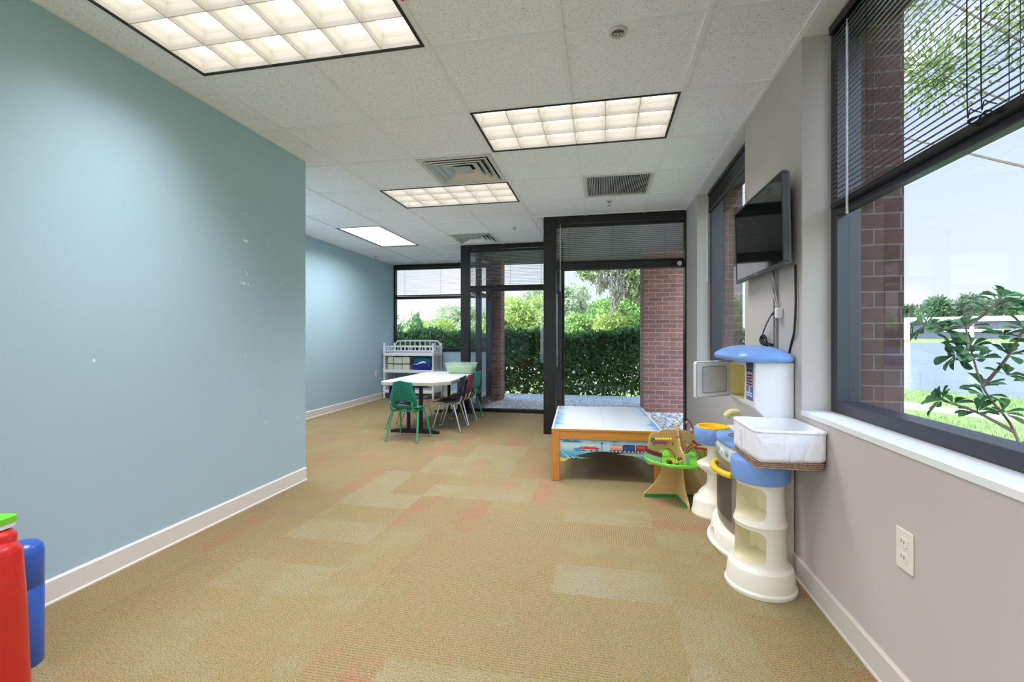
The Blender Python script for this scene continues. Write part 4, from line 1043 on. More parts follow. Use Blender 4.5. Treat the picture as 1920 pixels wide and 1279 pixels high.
def place(loc, rz, label, ms, ml):
    c_ = dup(ch, loc, rz, label, GRP)
    tbl = {M_chairg: ms, M_legg: ml}
    for o in c_.children_recursive:
        if o.type == 'MESH':
            key = (o.data.name.split('.')[0], ms.name, ml.name)
            if any(m in tbl and tbl[m] is not m for m in o.data.materials):
                o.data = o.data.copy()
                for i, m in enumerate(o.data.materials):
                    if m in tbl: o.data.materials[i] = tbl[m]
    return c_
place((-1.775, 5.10, 0), R(95), 'dark navy chair with chrome legs on the window side, nearest the camera', M_chairn, M_chrome)
place((-1.775, 5.49, 0), R(90), 'maroon chair between the navy and the green chairs on the window side', M_chairm, M_chrome)
place((-1.80, 5.87, 0), R(88), 'green chair farthest along the window side of the white table', M_chairt, M_legg)
LS = (.88, .88, .88)
place((-2.36, 5.12, 0), R(-88), 'nearer small navy chair on the teal wall side of the white table', M_chairp, M_chrome).scale = LS
place((-2.36, 5.56, 0), R(-92), 'farther small navy chair on the teal wall side of the white table', M_chairn, M_chrome).scale = LS

# ------------------------------------------------------------------ white classroom table
M_lam = mat('white_laminate', (238, 235, 230), .28, spec=.45); M_lame = mat('table_edge', (206, 198, 184), .45, noise=.06, nscale=120)
ct = thing('classroom_table', 'long white table with clipped corners on black pedestal feet', 'table', (-2.085, 5.51, 0), 0)
hx, hy, cc = .385, .77, .14
outl = [(-hx+.035, -hy), (hx-cc, -hy), (hx, -hy+cc+.06), (hx, hy-cc), (hx-cc, hy), (-hx+cc, hy), (-hx, hy-cc), (-hx, -hy+.035)]
MB().prism(outl, .568, .585).build('tabletop', M_lam, ct, smooth=False, bevel=.003)
MB().loft([[(x*s_, y*s_, z) for x, y in outl] for s_, z in ((.992, .54), (1.004, .545), (1.006, .578), (1.001, .582))], True, False).build('edge_band', M_lame, ct, smooth=False)
for sy in (-1, 1):
    p = MB()
    for sx in (-.075, .075): p.tube([(sx, sy*.69, .04), (sx, sy*.69, .54)], .022, 14)
    p.bb(-.16, .16, sy*.69-.05, sy*.69+.05, .525, .541); po = p.build('pedestal', M_black, ct)
    f = MB(); rings = []
    for q in range(17):
        u = q/16*2-1; x = .29*u; zt_ = .055-.030*u*u; rings.append([(x, sy*.69-.028+.01*abs(u), .012*(1-abs(u))), (x, sy*.69+.028-.01*abs(u), .012*(1-abs(u))), (x, sy*.69+.024-.01*abs(u), zt_), (x, sy*.69-.024+.01*abs(u), zt_)])
    f.loft(rings); f.build('foot', M_black, po, angle=50)
# clear tub with green filling
tb = thing('plastic_tub', 'clear plastic tub half full of green filling on the far end of the white table', 'tub', (-1.92, 6.03, .586), R(4))
M_clear = mat('frosted_tub', (226, 236, 230), .25, alpha=.28, spec=.6)
def trr(hx_, hy_, z, r=.035): return rrect(0, 0, hx_, hy_, r, z, 5)
MB().loft([trr(.168, .11, 0), trr(.176, .116, .01), trr(.205, .138, .135), trr(.218, .15, .138), trr(.218, .15, .146), trr(.203, .136, .146), trr(.172, .112, .012)], True, True).build('tub_body', M_clear, tb)
gb = MB(); rings = []
for (f_, z) in ((.97, .006), (1.0, .02), (1.08, .072), (1.0, .088), (.7, .096), (.3, .098)): rings.append([(x*f_*.96, y*f_*.96, z+.006*math.sin(6*math.atan2(y, x))*f_) for x, y, _ in trr(.172, .112, 0)])
gb.loft(rings).build('green_filling', mat('green_sand', (112, 190, 84), .9, noise=.2, nscale=90), tb)

# ------------------------------------------------------------------ white changing table with bins
M_cw = mat('white_enamel_wood', (236, 236, 238), .35, spec=.4)
cg = thing('changing_table', 'white slatted changing table with shelves in the far corner', 'changing table', (-3.32, 7.60, 0))
CW, CD = .455, .20
def turned_post(h): 
    return [(.0, .0), (.014, .002), (.018, .03), (.015, .05), (.022, .07), (.022, .20), (.015, .215), (.02, .23), (.013, .26), (.016, .36), (.013, .44), (.022, .455), (.022, .53), (.014, .545), (.019, .56), (.014, .60), (.016, .68), (.013, .75), (.022, .77), (.022, h-.08), (.015, h-.07), (.02, h-.05), (.017, h-.02), (.006, h)]
for sx in (-1, 1):
    for sy in (-1, 1): MB().lathe(turned_post(.985), (sx*CW, sy*CD, 0), 12).build('post', M_cw, cg)
for z, nm in ((.505, 'middle_shelf'), (.15, 'bottom_shelf'), (.80, 'changing_top')):
    mb = MB().bb(-CW, CW, -CD, CD, z-.012, z); mb.bb(-CW, CW, -CD-.012, -CD+.008, z-.045, z+.004); mb.bb(-CW, CW, CD-.008, CD+.012, z-.045, z+.004)
    mb.bb(-CW-.008, -CW+.008, -CD, CD, z-.045, z+.004); mb.bb(CW-.008, CW+.008, -CD, CD, z-.045, z+.004); mb.build(nm, M_cw, cg, smooth=False, bevel=.003)
def gallery(name, p0, p1, z0, z1, n, low=False):
    mb = MB(); p0, p1 = Vector(p0), Vector(p1)
    mb.tube([p0+Vector((0, 0, z1)), p1+Vector((0, 0, z1))], .011, 8); mb.tube([p0+Vector((0, 0, z0)), p1+Vector((0, 0, z0))], .009, 8)
    for q in range(1, n):
        p = p0.lerp(p1, q/n); mb.tube([p+Vector((0, 0, z0)), p+Vector((0, 0, (z0+z1)/2)), p+Vector((0, 0, z1))], [.006, .0095, .006], 6)
    mb.build(name, M_cw, cg)
gallery('front_gallery', (-CW, -CD, 0), (CW, -CD, 0), .835, .915, 14)
gallery('side_gallery', (-CW, -CD, 0), (-CW, CD, 0), .835, .915, 6); gallery('side_gallery', (CW, -CD, 0), (CW, CD, 0), .835, .915, 6)
for sx in (-1, 1):
    mb = MB()
    for q in range(1, 7):
        y = -CD+2*CD*q/7; mb.tube([(sx*CW, y, .16), (sx*CW, y, .46)], .007, 6); mb.tube([(sx*CW, y, .505), (sx*CW, y, .765)], .007, 6)
    mb.build('side_spindles', M_cw, cg)
bk2 = MB(); ap = smoothpath([(-CW+.02, CD, .82), (-CW+.02, CD, .93), (-CW+.05, CD, .99), (-CW+.11, CD, 1.01), (0, CD, 1.015), (CW-.11, CD, 1.01), (CW-.05, CD, .99), (CW-.02, CD, .93), (CW-.02, CD, .82)], 6); bk2.tube(ap, .013, 8)
bk2.tube([(-CW+.02, CD, .915), (CW-.02, CD, .915)], .011, 8); bk2.tube([(-CW+.02, CD, .83), (CW-.02, CD, .83)], .011, 8)
for q in range(1, 9):
    x = -CW+.02+(2*CW-.04)*q/9; bk2.tube([(x, CD, .83), (x, CD, 1.01 if 1 < q < 8 else .99)], .009, 6)
bk2.build('back_gallery', M_cw, cg)
M_crm = mat('cream_box', (206, 214, 192), .5); M_lid = mat('box_band', (70, 110, 100), .5); M_blk = mat('box_band_black', (36, 40, 44), .5)
SHZ = .5055
for (x, w, h, band, lb) in ((-3.668, .10, .235, M_lid, 'narrow cream storage box at the left end of the changing table shelf'), (-3.53, .155, .225, M_blk, 'cream storage box with a black band between two other boxes'),
                            (-3.375, .135, .23, M_lid, 'cream storage box with a green band beside the blue bin')):
    t = thing('storage_box', lb, 'box', (x, 7.53, SHZ), 0, 'cream storage boxes')
    MB().bb(-w/2, w/2, -.11, .12, 0, h).build('box_body', M_crm, t, smooth=False, bevel=.006)
    MB().bb(-w/2-.002, w/2+.002, -.113, .122, h*.42, h*.50).build('band', band, t, smooth=False)
t = thing('blue_bin', 'dark blue bin stuffed with teal fabric and white paper on the changing table shelf', 'bin', (-3.09, 7.53, SHZ))
MB().loft([rrect(0, 0, .165, .10, .02, 0), rrect(0, 0, .188, .12, .02, .12), rrect(0, 0, .18, .112, .02, .12), rrect(0, 0, .16, .095, .02, .02)]).build('bin_body', mat('indigo_bin', (34, 42, 140), .4), t)
MB().loft([[(x*f, y*f*.9, z+.012*math.sin(5*math.atan2(y, x)+z*40)) for x, y, _ in rrect(0, .01, .17, .10, .05, 0)] for f, z in ((.95, .08), (1.02, .15), (.98, .20), (.8, .232), (.4, .238))]).build('teal_fabric', mat('teal_fabric', (20, 96, 128), .8), t, angle=70)
MB().loft([[(x, -.118+.012*math.sin(20*x), .115+.012*math.sin(24*x)-.5*abs(x)**2) for x in [-.15+.30*q/16 for q in range(17)]], [(x, -.108+.012*math.sin(22*x+1), .142+.018*math.sin(26*x+.6)-2.0*abs(x)**2) for x in [-.15+.30*q/16 for q in range(17)]]], False, False, False).build('white_paper', mat('crumpled_paper', (226, 236, 240), .8), t, solid=.002)
t = thing('clear_storage_box', 'clear plastic box on the lowest shelf of the changing table', 'box', (-3.50, 7.55, .151))
MB().loft([rrect(0, 0, .17, .12, .02, 0), rrect(0, 0, .19, .14, .02, .16), rrect(0, 0, .18, .13, .02, .16), rrect(0, 0, .165, .115, .02, .01)]).build('box_body', M_clear, t)
MB().loft([rrect(0, 0, .20, .15, .02, .161), rrect(0, 0, .20, .15, .02, .175), rrect(0, 0, .17, .12, .02, .18)]).build('lid', mat('milky_lid', (214, 222, 220), .4), t)

# ------------------------------------------------------------------ red and blue plastic toy at the left edge
M_tred = mat('red_plastic', (196, 36, 30), .28, spec=.5, coat=.2); M_tbl2 = mat('cobalt_plastic', (46, 92, 184), .3, spec=.5, coat=.2)
tr = thing('plastic_play_unit', 'red plastic play unit with a rounded top and blue post at the left edge', 'plastic toy', (-1.94, .98, 0))
MB().loft([rrect(-.03, -.02, hx_, hy_, r_, z, 8) for hx_, hy_, r_, z in ((.242, .15, .06, 0), (.241, .149, .06, .01), (.240, .14, .06, .28), (.236, .132, .06, .44), (.226, .12, .055, .464), (.205, .10, .05, .477), (.18, .09, .045, .481))]).build('red_body', M_tred, tr, angle=60)
MB().loft([rrect(.08, .045, hx_, hy_, .04, z, 8) for hx_, hy_, z in ((.10, .06, .44), (.10, .06, .485), (.092, .052, .50), (.075, .04, .506))]).build('raised_top', M_tred, tr, angle=60)
MB().lathe([(.052, 0), (.055, .006), (.056, .258), (.0545, .26), (.0545, .264), (.056, .266), (.056, .372), (.052, .392), (.04, .405), (.02, .411), (.001, .412)], (.045, .178, 0), 28).build('blue_post', M_tbl2, tr, angle=50)
MB().bb(-.20, .06, .12, .165, .05, .11).build('connector', M_tbl2, tr, smooth=False, bevel=.01)
gt = thing('green_white_box', 'small white box with a bright green lid lying on the red play unit', 'box', (-1.845, 1.02, .5065), R(10))
MB().loft([rrect(0, 0, .072, .05, .012, z, 4) for z in (0, .018)]).build('box_body', mat('white_plastic', (236, 236, 232), .35), gt, bevel=.002)
MB().loft([rrect(0, 0, .075, .053, .014, .018, 4), rrect(0, 0, .075, .053, .014, .034, 4), rrect(0, 0, .068, .046, .014, .038, 4)]).build('lid', mat('neon_green', (112, 214, 50), .35), gt)
# ------------------------------------------------------------------ outdoors
def plane_xy(name, pts, z, m, label):
    me = bpy.data.meshes.new(name); me.from_pydata([(x, y, z) for x, y in pts], [], [tuple(range(len(pts)))]); me.materials.append(m)
    o = bpy.data.objects.new(name, me); COL.objects.link(o); return struct(o, label)
k = NT('lawn_grass'); P = k.obj(); nz = k.noise(P, 1.2, 5, .6); n2 = k.noise(P, 22, 3, .7)
k.link(k.mix(1.0, k.ramp(nz, [(.3, lin((118, 138, 76))), (.7, lin((152, 168, 104)))]), k.ramp(n2, [(.3, g3(.6)), (.7, g3(1.25))]), 'MULTIPLY'), k.b.inputs['Base Color']); k.b.inputs['Roughness'].default_value = .95; k.b.inputs['Specular IOR Level'].default_value = .1; k.bump(n2, .8, .03)
M_lawn = k.m
k = NT('lake_water'); P = k.obj(); mp = k.node('ShaderNodeMapping'); mp.inputs['Scale'].default_value = (1, 1, 1); k.link(P, mp.inputs[0])
k.b.inputs['Base Color'].default_value = (*lin((112, 118, 122)), 1); k.b.inputs['Roughness'].default_value = .12; k.b.inputs['Specular IOR Level'].default_value = .6
k.bump(k.noise(mp.outputs[0], 2.2, 4, .6), .55, .35); M_water = k.m
k = NT('pebbles'); P = k.obj(); vo = k.node('ShaderNodeTexVoronoi'); vo.inputs['Scale'].default_value = 28; k.link(P, vo.inputs['Vector'])
k.link(k.mix(1.0, k.ramp(vo.outputs['Color'], [(0, lin((190, 182, 176))), (.5, lin((226, 222, 218))), (1, lin((246, 244, 242)))]), k.ramp(vo.outputs['Distance'], [(0, g3(1)), (.5, g3(.9)), (.85, g3(.25))]), 'MULTIPLY'), k.b.inputs['Base Color']); k.b.inputs['Roughness'].default_value = .8
k.bump(vo.outputs['Distance'], .8, .02); M_peb = k.m
ZG = -.35
plane_xy('lawn', [(1.2, -30), (60, -30), (26, -5), (9.55, 12.3), (7.9, 14.15), (2, 21), (-20, 48), (-90, 60), (-90, 8.6), (-2, 8.6), (1.2, 8.6)], ZG, M_lawn, 'mown grass around the building')
plane_xy('lake', [(60, -30), (700, -60), (700, 420), (-90, 420), (-90, 60), (-20, 48), (2, 21), (7.9, 14.15), (9.55, 12.3), (26, -5)], -.9, M_water, 'wide grey blue lake')
bank = MB().loft([[(60, -30, ZG), (26, -5, ZG), (9.55, 12.3, ZG), (7.9, 14.15, ZG), (2, 21, ZG), (-20, 48, ZG), (-90, 60, ZG)], [(60.6, -30, -1.0), (26.5, -4.6, -1.0), (9.9, 12.6, -1.0), (8.2, 14.5, -1.0), (2.3, 21.4, -1.0), (-19.8, 48.6, -1.0), (-90, 60.6, -1.0)]], False, False, False).build('lake_bank_ground', M_lawn, smooth=False); struct(bank, 'grassy bank at the water')
path = MB().prism([(26, -14), (9.0, 6.0), (7.07, 8.83), (5.93, 10.45), (2, 15.2), (-12, 26), (-12, 27.4), (2.5, 16.2), (6.5, 11.35), (7.7, 9.75), (9.8, 6.9), (26, -12.5)], ZG-.02, ZG+.015).build('walkway_path', mat('pale_concrete', (212, 202, 188), .9, noise=.06, nscale=3), smooth=False); struct(path, 'pale concrete lakeside path')
ter = MB().prism([(-14, -16), (1.2, -16), (1.2, YB-.13), (XL-.15, YB-.13), (XL-.15, 2.9), (-14, 2.9)], -.3, -.05).build('bounce_ground', mat('bounce_pale', (226, 223, 218), .9, noise=.04, nscale=2), smooth=False); struct(ter, 'added unseen pale ground bouncing light behind and left of the viewer')  # added out of view to bounce daylight up through the added windows
gv = MB().prism([(-.64, 5.12), (3.2, 5.12), (3.2, 9.0), (-7, 9.0), (-7, 7.92), (-1.95, 7.92), (-1.95, 6.44), (-.54, 6.44)], -.4, -.06).build('gravel_ground', M_peb, smooth=False); struct(gv, 'gravel bed under the porch')
# real pebbles near the glass
r = np.random.default_rng(4); n = 2600
px = r.uniform(-.5, 2.4, n); py = r.uniform(5.2, 7.1, n); s_ = r.uniform(.010, .024, n)
ico = bmesh.new(); bmesh.ops.create_icosphere(ico, subdivisions=1, radius=1); iv = np.array([v.co[:] for v in ico.verts]); if_ = np.array([[v.index for v in f.verts] for f in ico.faces]); ico.free()
sc = np.stack([s_*r.uniform(.8, 1.4, n), s_*r.uniform(.8, 1.4, n), s_*r.uniform(.5, .8, n)], 1)
V = (iv[None]*sc[:, None]+np.stack([px, py, np.full(n, -.055)], 1)[:, None]).reshape(-1, 3); F = (if_[None]+(np.arange(n)*len(iv))[:, None, None]).reshape(-1, 3)
me = bpy.data.meshes.new('pebbles'); me.from_pydata(V.tolist(), [], F.tolist()); k = NT('pebble_stone'); gi = k.node('ShaderNodeNewGeometry')
k.link(k.ramp(gi.outputs['Random Per Island'], [(0, lin((150, 134, 126))), (.3, lin((206, 198, 192))), (.7, lin((236, 233, 230))), (1, lin((250, 249, 248)))]), k.b.inputs['Base Color']); k.b.inputs['Roughness'].default_value = .7
me.materials.append(k.m); o = bpy.data.objects.new('pebbles', me); COL.objects.link(o); tag(o, 'loose white and grey pebbles outside the tall black window', 'pebbles', None, 'stuff')

pier = tag(MB().bb(.617, 1.31, 7.2, 7.85, -.4, 2.46).build('brick_column', M_brick, smooth=False), 'square red brick porch column outside the tall black window', 'column')
pier2 = tag(MB().bb(-2.03, -1.80, 7.99, 8.30, -.4, 2.46).build('brick_column', M_brick, smooth=False), 'slim red brick column at the corner of the far window', 'column')

# foliage
def blob(r, c, rad, n, squash=1.0, shell=.55):
    d = r.normal(size=(n, 3)); d /= np.linalg.norm(d, axis=1)[:, None]; q = (shell+(1-shell)*r.random(n))[:, None]
    p = d*q*np.array(rad); return p+np.array(c)
M_hedge = leaf_material('hedge_leaf', (40, 76, 44), (100, 148, 76)); M_bright = leaf_material('sunny_leaf', (132, 156, 76), (192, 204, 118)); M_mid = leaf_material('green_leaf', (96, 132, 66), (164, 190, 104))
M_grey = leaf_material('grey_green_leaf', (140, 156, 116), (196, 204, 164)); M_oak = leaf_material('oak_leaf', (84, 108, 60), (150, 164, 98)); M_moss = leaf_material('spanish_moss', (120, 116, 100), (170, 164, 146)); M_mag = leaf_material('glossy_leaf', (36, 82, 44), (84, 138, 70), .2)
M_bark = mat('bark', (96, 84, 72), .9, noise=.3, nscale=12, bump=.5, bscale=30)
r = np.random.default_rng(21)
# clipped hedge: dense top, thin leggy foot
def hedge(name, x0, x1, y0, y1, ztop, n, label, seed):
    rr_ = np.random.default_rng(seed); t = thing(name, label, 'hedge', ((x0+x1)/2, (y0+y1)/2, ZG))
    X = rr_.uniform(x0, x1, n); Y = rr_.uniform(y0, y1, n); u = rr_.random(n); Z = ZG+.15+(ztop-ZG-.15)*(1-(1-u)**1.0*.0-(1-u)**1.9*.93)
    Z += .05*np.sin(3*X)+.04*np.sin(7.3*X+Y*3)
    # keep mostly the surface of the body
    front = rr_.random(n) < .5; Y[front] = y0+.22*rr_.random(front.sum())**2
    pts = np.stack([X, Y, Z], 1)-np.array(t.location)
    cloud_mesh('foliage', pts, .10, M_hedge, t, seed)
    st = MB()
    for q in range(int((x1-x0)*9)):
        x = rr_.uniform(x0, x1); y = rr_.uniform(y0+.1, y1-.1)
        st.tube(smoothpath([(x, y, ZG), (x+rr_.uniform(-.1, .1), y, ZG+.35), (x+rr_.uniform(-.25, .25), y+rr_.uniform(-.15, .15), ztop-.25)], 3), [.014]*4+[.008]*3, 5)
    st.build('stems', M_bark, t, off=t.location); return t
hedge('clipped_hedge', -9.0, 3.4, 9.1, 10.3, 1.14, 60000, 'long dark green clipped hedge beyond the porch', 5)
# upright broadleaf shrub beside the hedge (far window)
t = thing('broadleaf_shrub', 'upright broadleaf shrub rising above the hedge outside the far window', 'shrub', (-4.12, 9.3, ZG))
pts = []; dirs = []
st = MB()
for q in range(9):
    bx, by = r.uniform(-.38, .38), r.uniform(-.25, .25); top = r.uniform(1.2, 2.12)-.5*abs(bx)
    st.tube([(bx*.4, by*.4, 0), (bx, by, top*.6), (bx*1.05, by, top)], .012, 5)
    for z in np.arange(.7, top, .055):
        a = r.uniform(0, 2*PI); pts.append((bx*min(1, z), by, z)); dirs.append((math.cos(a)*.8, math.sin(a)*.8, .9))
st.build('stems', M_bark, t); M_bl = leaf_material('broadleaf', (62, 112, 66), (150, 186, 124), .3)
cloud_mesh('foliage', np.repeat(np.array(pts), 3, 0)+r.normal(scale=.03, size=(len(pts)*3, 3)), .14, M_bl, t, 9, dirs=np.repeat(np.array(dirs), 3, 0)*np.array([1, 1, 1])+r.normal(scale=.5, size=(len(pts)*3, 3)))
def tree(name, label, loc, h, blobs, n, leaf, m, seed, group=None, trunk=.12, moss=None, shell=.5):
    rr_ = np.random.default_rng(seed); t = thing(name, label, 'tree', loc, group=group)
    st = MB(); st.tube(smoothpath([(0, 0, -.1), (.1*h*.2, 0, h*.35), (0, .05, h*.7)], 4), [trunk]*4+[trunk*.7]*4+[trunk*.5], 8)
    vols = [b[1][0]*b[1][1]*b[1][2] for b in blobs]; tot = sum(v**.67 for v in vols)
    P_ = []
    for (c_, rad), v in zip(blobs, vols):
        P_.append(blob(rr_, c_, rad, int(n*v**.67/tot), shell=shell)); st.tube([(0, .03, h*.35), tuple(np.array(c_)*.7+np.array([0, 0, h*.1])), c_], [trunk*.45, trunk*.3, trunk*.12], 5)
    st.build('trunk', M_bark, t); cloud_mesh('foliage', np.concatenate(P_), leaf, m, t, seed)
    if moss:
        mp_ = []
        for (x, y, z, L) in moss:
            k_ = int(260*L); zz = rr_.random(k_); wdt = .16*(1-zz)+.03
            mp_.append(np.stack([x+rr_.normal(size=k_)*wdt, y+rr_.normal(size=k_)*wdt, z-zz*L], 1))
        mp_ = np.concatenate(mp_); cloud_mesh('hanging_moss', mp_, .22, M_moss, t, seed+1, aspect=.14, dirs=np.tile([0, 0, -1.0], (len(mp_), 1)))
    return t
def rb(seed, n, cx, cz, sx, sy, sz, r0, r1):
    rr_ = np.random.default_rng(seed); return [((rr_.uniform(-sx, sx)+cx, rr_.uniform(-sy, sy), rr_.uniform(-sz, sz)+cz), tuple(rr_.uniform(r0, r1)*np.array([1, 1, .8]))) for _ in range(n)]
TG = 'trees beyond the hedge'
tree('bushy_tree', 'bright yellow green bushy tree behind the hedge in the glass wall', (-4.3, 22, ZG), 4.0, rb(1, 15, .2, 2.1, 1.35, 1.2, 1.1, .6, .95), 15000, .17, M_bright, 31, TG)
tree('bushy_tree', 'grey green tree peaking above the transom of the glass wall', (-3.2, 29, ZG), 5.0, rb(2, 14, .4, 3.2, 1.6, 1.5, 1.4, .7, 1.1), 11000, .2, M_grey, 32, TG)
tree('bushy_tree', 'pale olive tree at the left behind the far window', (-7.5, 24.2, ZG), 3.4, rb(3, 14, 0, 2.1, .8, 1.2, .9, .45, .8), 9000, .16, M_grey, 33, TG)
tree('bushy_tree', 'low yellow green bush behind the hedge in the far window', (-7.6, 18.2, ZG), 2.2, rb(4, 12, 0, 1.3, 1.2, .9, .5, .4, .65), 8000, .15, M_bright, 34, TG)
tree('bushy_tree', 'faint pale tree farthest left behind the upright shrub', (-11.2, 27, ZG), 2.8, rb(12, 10, 0, 1.7, 2.0, 1.4, .7, .5, .8), 5000, .2, M_grey, 36, TG)
tree('bushy_tree', 'mid green tree filling the left of the tall black window', (.35, 19.2, ZG), 3.4, rb(5, 18, -.1, 1.75, 1.7, 1.2, .95, .5, .8), 15000, .16, M_mid, 35, TG)
tree('bushy_tree', 'sunny yellow green bush left of the brick column', (1.35, 17.2, ZG), 2.6, rb(6, 14, 0, 1.4, 1.1, .9, .7, .45, .7), 12000, .15, M_bright, 37, TG)
tree('bushy_tree', 'dark green tree behind the brick column', (2.6, 25, ZG), 4.4, rb(7, 16, 0, 2.6, 1.9, 1.4, 1.3, .6, 1.0), 13000, .18, M_mid, 38, TG)
tree('bushy_tree', 'broad pale green tree behind the narrow brick column', (-7.2, 31, ZG), 3.6, rb(8, 14, 0, 2.2, 2.0, 1.4, 1.0, .6, .9), 9000, .2, M_grey, 39, TG)
tree('moss_oak', 'oak with hanging grey moss in the top of the tall black window', (2.0, 15.0, ZG), 5.6, [((-.2, 0, 5.4), (1.5, 1.2, .8)), ((-2.35, .1, 3.55), (.55, .5, .28)), ((-1.6, .2, 3.95), (.9, .7, .4)), ((-.7, .1, 3.5), (.8, .7, .55)), ((-1.0, .2, 2.95), (.4, .4, .4)), ((.4, 0, 3.7), (1.0, .8, .8)), ((-.35, .3, 2.7), (.35, .4, .35)), ((-.9, .4, 4.9), (1.3, 1, .7))], 12000, .13, M_oak, 40, None, .11,
     moss=[(-2.1, -.1, 3.7, .8), (-1.95, .1, 3.7, .6), (-1.65, .0, 3.8, 1.5), (-1.55, .1, 3.8, 1.2), (-1.4, 0, 3.7, .9), (-.75, 0, 3.5, .9), (-.6, .1, 3.4, .7)])
# overhanging tree on the lake side
tree('overhanging_tree', 'leafy overhanging tree seen through the blind of the near right window', (9.5, 7.2, ZG), 6.6, [((-3.9, 1.9, 6.0), (.9, .8, .7)), ((-2.6, 1.3, 6.5), (1.2, .9, .9)), ((-4.4, 1.5, 7.3), (.9, .8, .8)), ((-2.8, .4, 5.6), (.9, .6, .4)), ((-1.6, .2, 6.2), (1.0, .9, .6)), ((-3.3, .5, 6.9), (1.0, .8, .8)), ((0, 0, 7.2), (2.0, 1.8, 1.5)), ((-4.55, 2.25, 5.2), (.35, .3, .3)), ((-2.1, .2, 5.2), (.5, .35, .25))], 17000, .08, M_oak, 41, None, .07, shell=.1)
# sapling right outside the near window: woody stems with rosettes of paddle leaves
sp_ = thing('window_sapling', 'young shrub with paddle shaped leaves just outside the near right window', 'shrub', (2.44, 3.24, ZG))
O = Vector(sp_.location); stems = MB(); leaves = MB(); rr = random.Random(17)
def paddle(c, d, up, L, W):
    d = d.normalized(); s = d.cross(up).normalized(); n_ = s.cross(d); vs = []
    prof = ((0, .06), (.2, .28), (.5, .78), (.75, 1.0), (.92, .75), (1.0, .2))
    for f_, w_ in prof:
        p = c+d*L*f_+n_*(-.18*L*f_*f_); vs += [p-s*W*.5*w_+n_*.012*w_, p, p+s*W*.5*w_+n_*.012*w_]
    fs = []
    for q in range(len(prof)-1): fs += [(q*3, q*3+1, q*3+4, q*3+3), (q*3+1, q*3+2, q*3+5, q*3+4)]
    leaves.add(vs, fs)
def rosette(c, axis, n, L):
    axis = axis.normalized(); a = axis.orthogonal().normalized(); b = axis.cross(a)
    for q in range(n):
        an = 2*PI*q/n+rr.uniform(-.3, .3); el = rr.uniform(-.1, .9); d = (a*math.cos(an)+b*math.sin(an))*math.cos(el)+axis*math.sin(el)
        paddle(c+d*.01, d, axis, L*rr.uniform(.75, 1.1), L*.5)
def W_(x, y, z): return Vector((x-.11, y+.19, z))
SB = W_(2.55, 3.05, ZG)
br_ = [[SB, W_(2.57, 3.03, .15), W_(2.53, 3.06, .52), W_(2.43, 3.15, .78), W_(2.36, 3.18, 1.15)],
       [W_(2.53, 3.06, .52), W_(2.40, 3.15, .62), W_(2.26, 3.22, .68)],
       [W_(2.43, 3.15, .78), W_(2.50, 3.06, .98), W_(2.55, 2.98, 1.22)],
       [W_(2.55, 3.04, .45), W_(2.66, 2.95, .60), W_(2.70, 2.88, .68)],
       [W_(2.37, 3.18, 1.08), W_(2.28, 3.24, 1.14), W_(2.20, 3.28, 1.17)],
       [W_(2.36, 3.18, 1.15), W_(2.44, 3.12, 1.25), W_(2.48, 3.08, 1.33)], [W_(2.36, 3.18, 1.1), W_(2.33, 3.12, 1.02), W_(2.27, 3.12, .98)], [SB+Vector((0, 0, .3)), W_(2.62, 2.98, .05), W_(2.66, 2.9, .12)]]
for b_ in br_:
    pth = smoothpath(b_, 5); n_ = len(pth); stems.tube(pth, [.011*(1-.6*q/n_) for q in range(n_)], 6)
    rosette(pth[-1], pth[-1]-pth[-3]+Vector((0, 0, .01)), 10, .11)
    if len(b_) > 2:
        for q_ in (3, 6, 9):
            if q_ < n_-4: rosette(pth[-q_], Vector((.2*rr.uniform(-1, 1), -.3, 1)), 8, .10)
for (x, y, z) in ((2.42, 3.12, .73), (2.48, 3.05, .86), (2.58, 2.98, .82), (2.40, 3.16, .95), (2.46, 3.05, 1.10), (2.56, 2.97, 1.05), (2.60, 2.94, .7), (2.3, 3.2, 1.05), (2.64, 2.9, .96), (2.66, 2.88, 1.15)): rosette(W_(x, y, z), Vector((rr.uniform(-.4, .4), -.3, 1)), 9, .10)
stems.build('stems', mat('sapling_bark', (150, 128, 116), .8), sp_, off=O)
lo_ = leaves.build('leaves', leaf_material('paddle_leaf', (44, 88, 54), (112, 150, 88), .3), sp_, off=O)
# far shore
M_far = leaf_material('far_leaf', (62, 86, 58), (108, 132, 88))
shore = MB().prism([(60, 210), (230, 118), (520, -60), (700, 40), (700, 420), (-90, 420), (-90, 300)], -1.0, .15).build('far_shore_ground', M_lawn, smooth=False); struct(shore, 'low far shore of the lake')
rk = np.random.default_rng(8); V_ = []
for q in range(21):
    az = R(24.5+1.1*q); D_ = 256+22*(q % 3)+rk.uniform(0, 4); x = D_*math.sin(az); y = D_*math.cos(az)-16; s__ = rk.uniform(.9, 1.2)
    tree('lakeside_tree', 'rounded green tree on the far lake shore', (x, y+16, .1), 15*s__, rb(50+q, 14, 0, 9.0*s__, 4.2, 3, 6.0, 2.6, 3.6), 3200, 1.5, M_far, 60+q, 'trees on the far lake shore', .5)
bd = thing('office_building', 'white framed office building with dark glass across the lake', 'building', (121, 184, .15), math.atan2(-82, 150))
M_bw = mat('white_concrete', (214, 214, 214), .8); M_bg = mat('dark_office_glass', (58, 72, 88), .2, spec=.6)
MB().bb(-16, 62, -6, 12, 6.0, 7.6).build('roof_slab', M_bw, bd, smooth=False); MB().bb(-16, -13, -6, 12, 0, 6.0).build('end_wall', M_bw, bd, smooth=False)
for x in (2, 18, 34, 50): MB().bb(x, x+1.0, -6, -5, 0, 6.0).build('pillar', M_bw, bd, smooth=False)
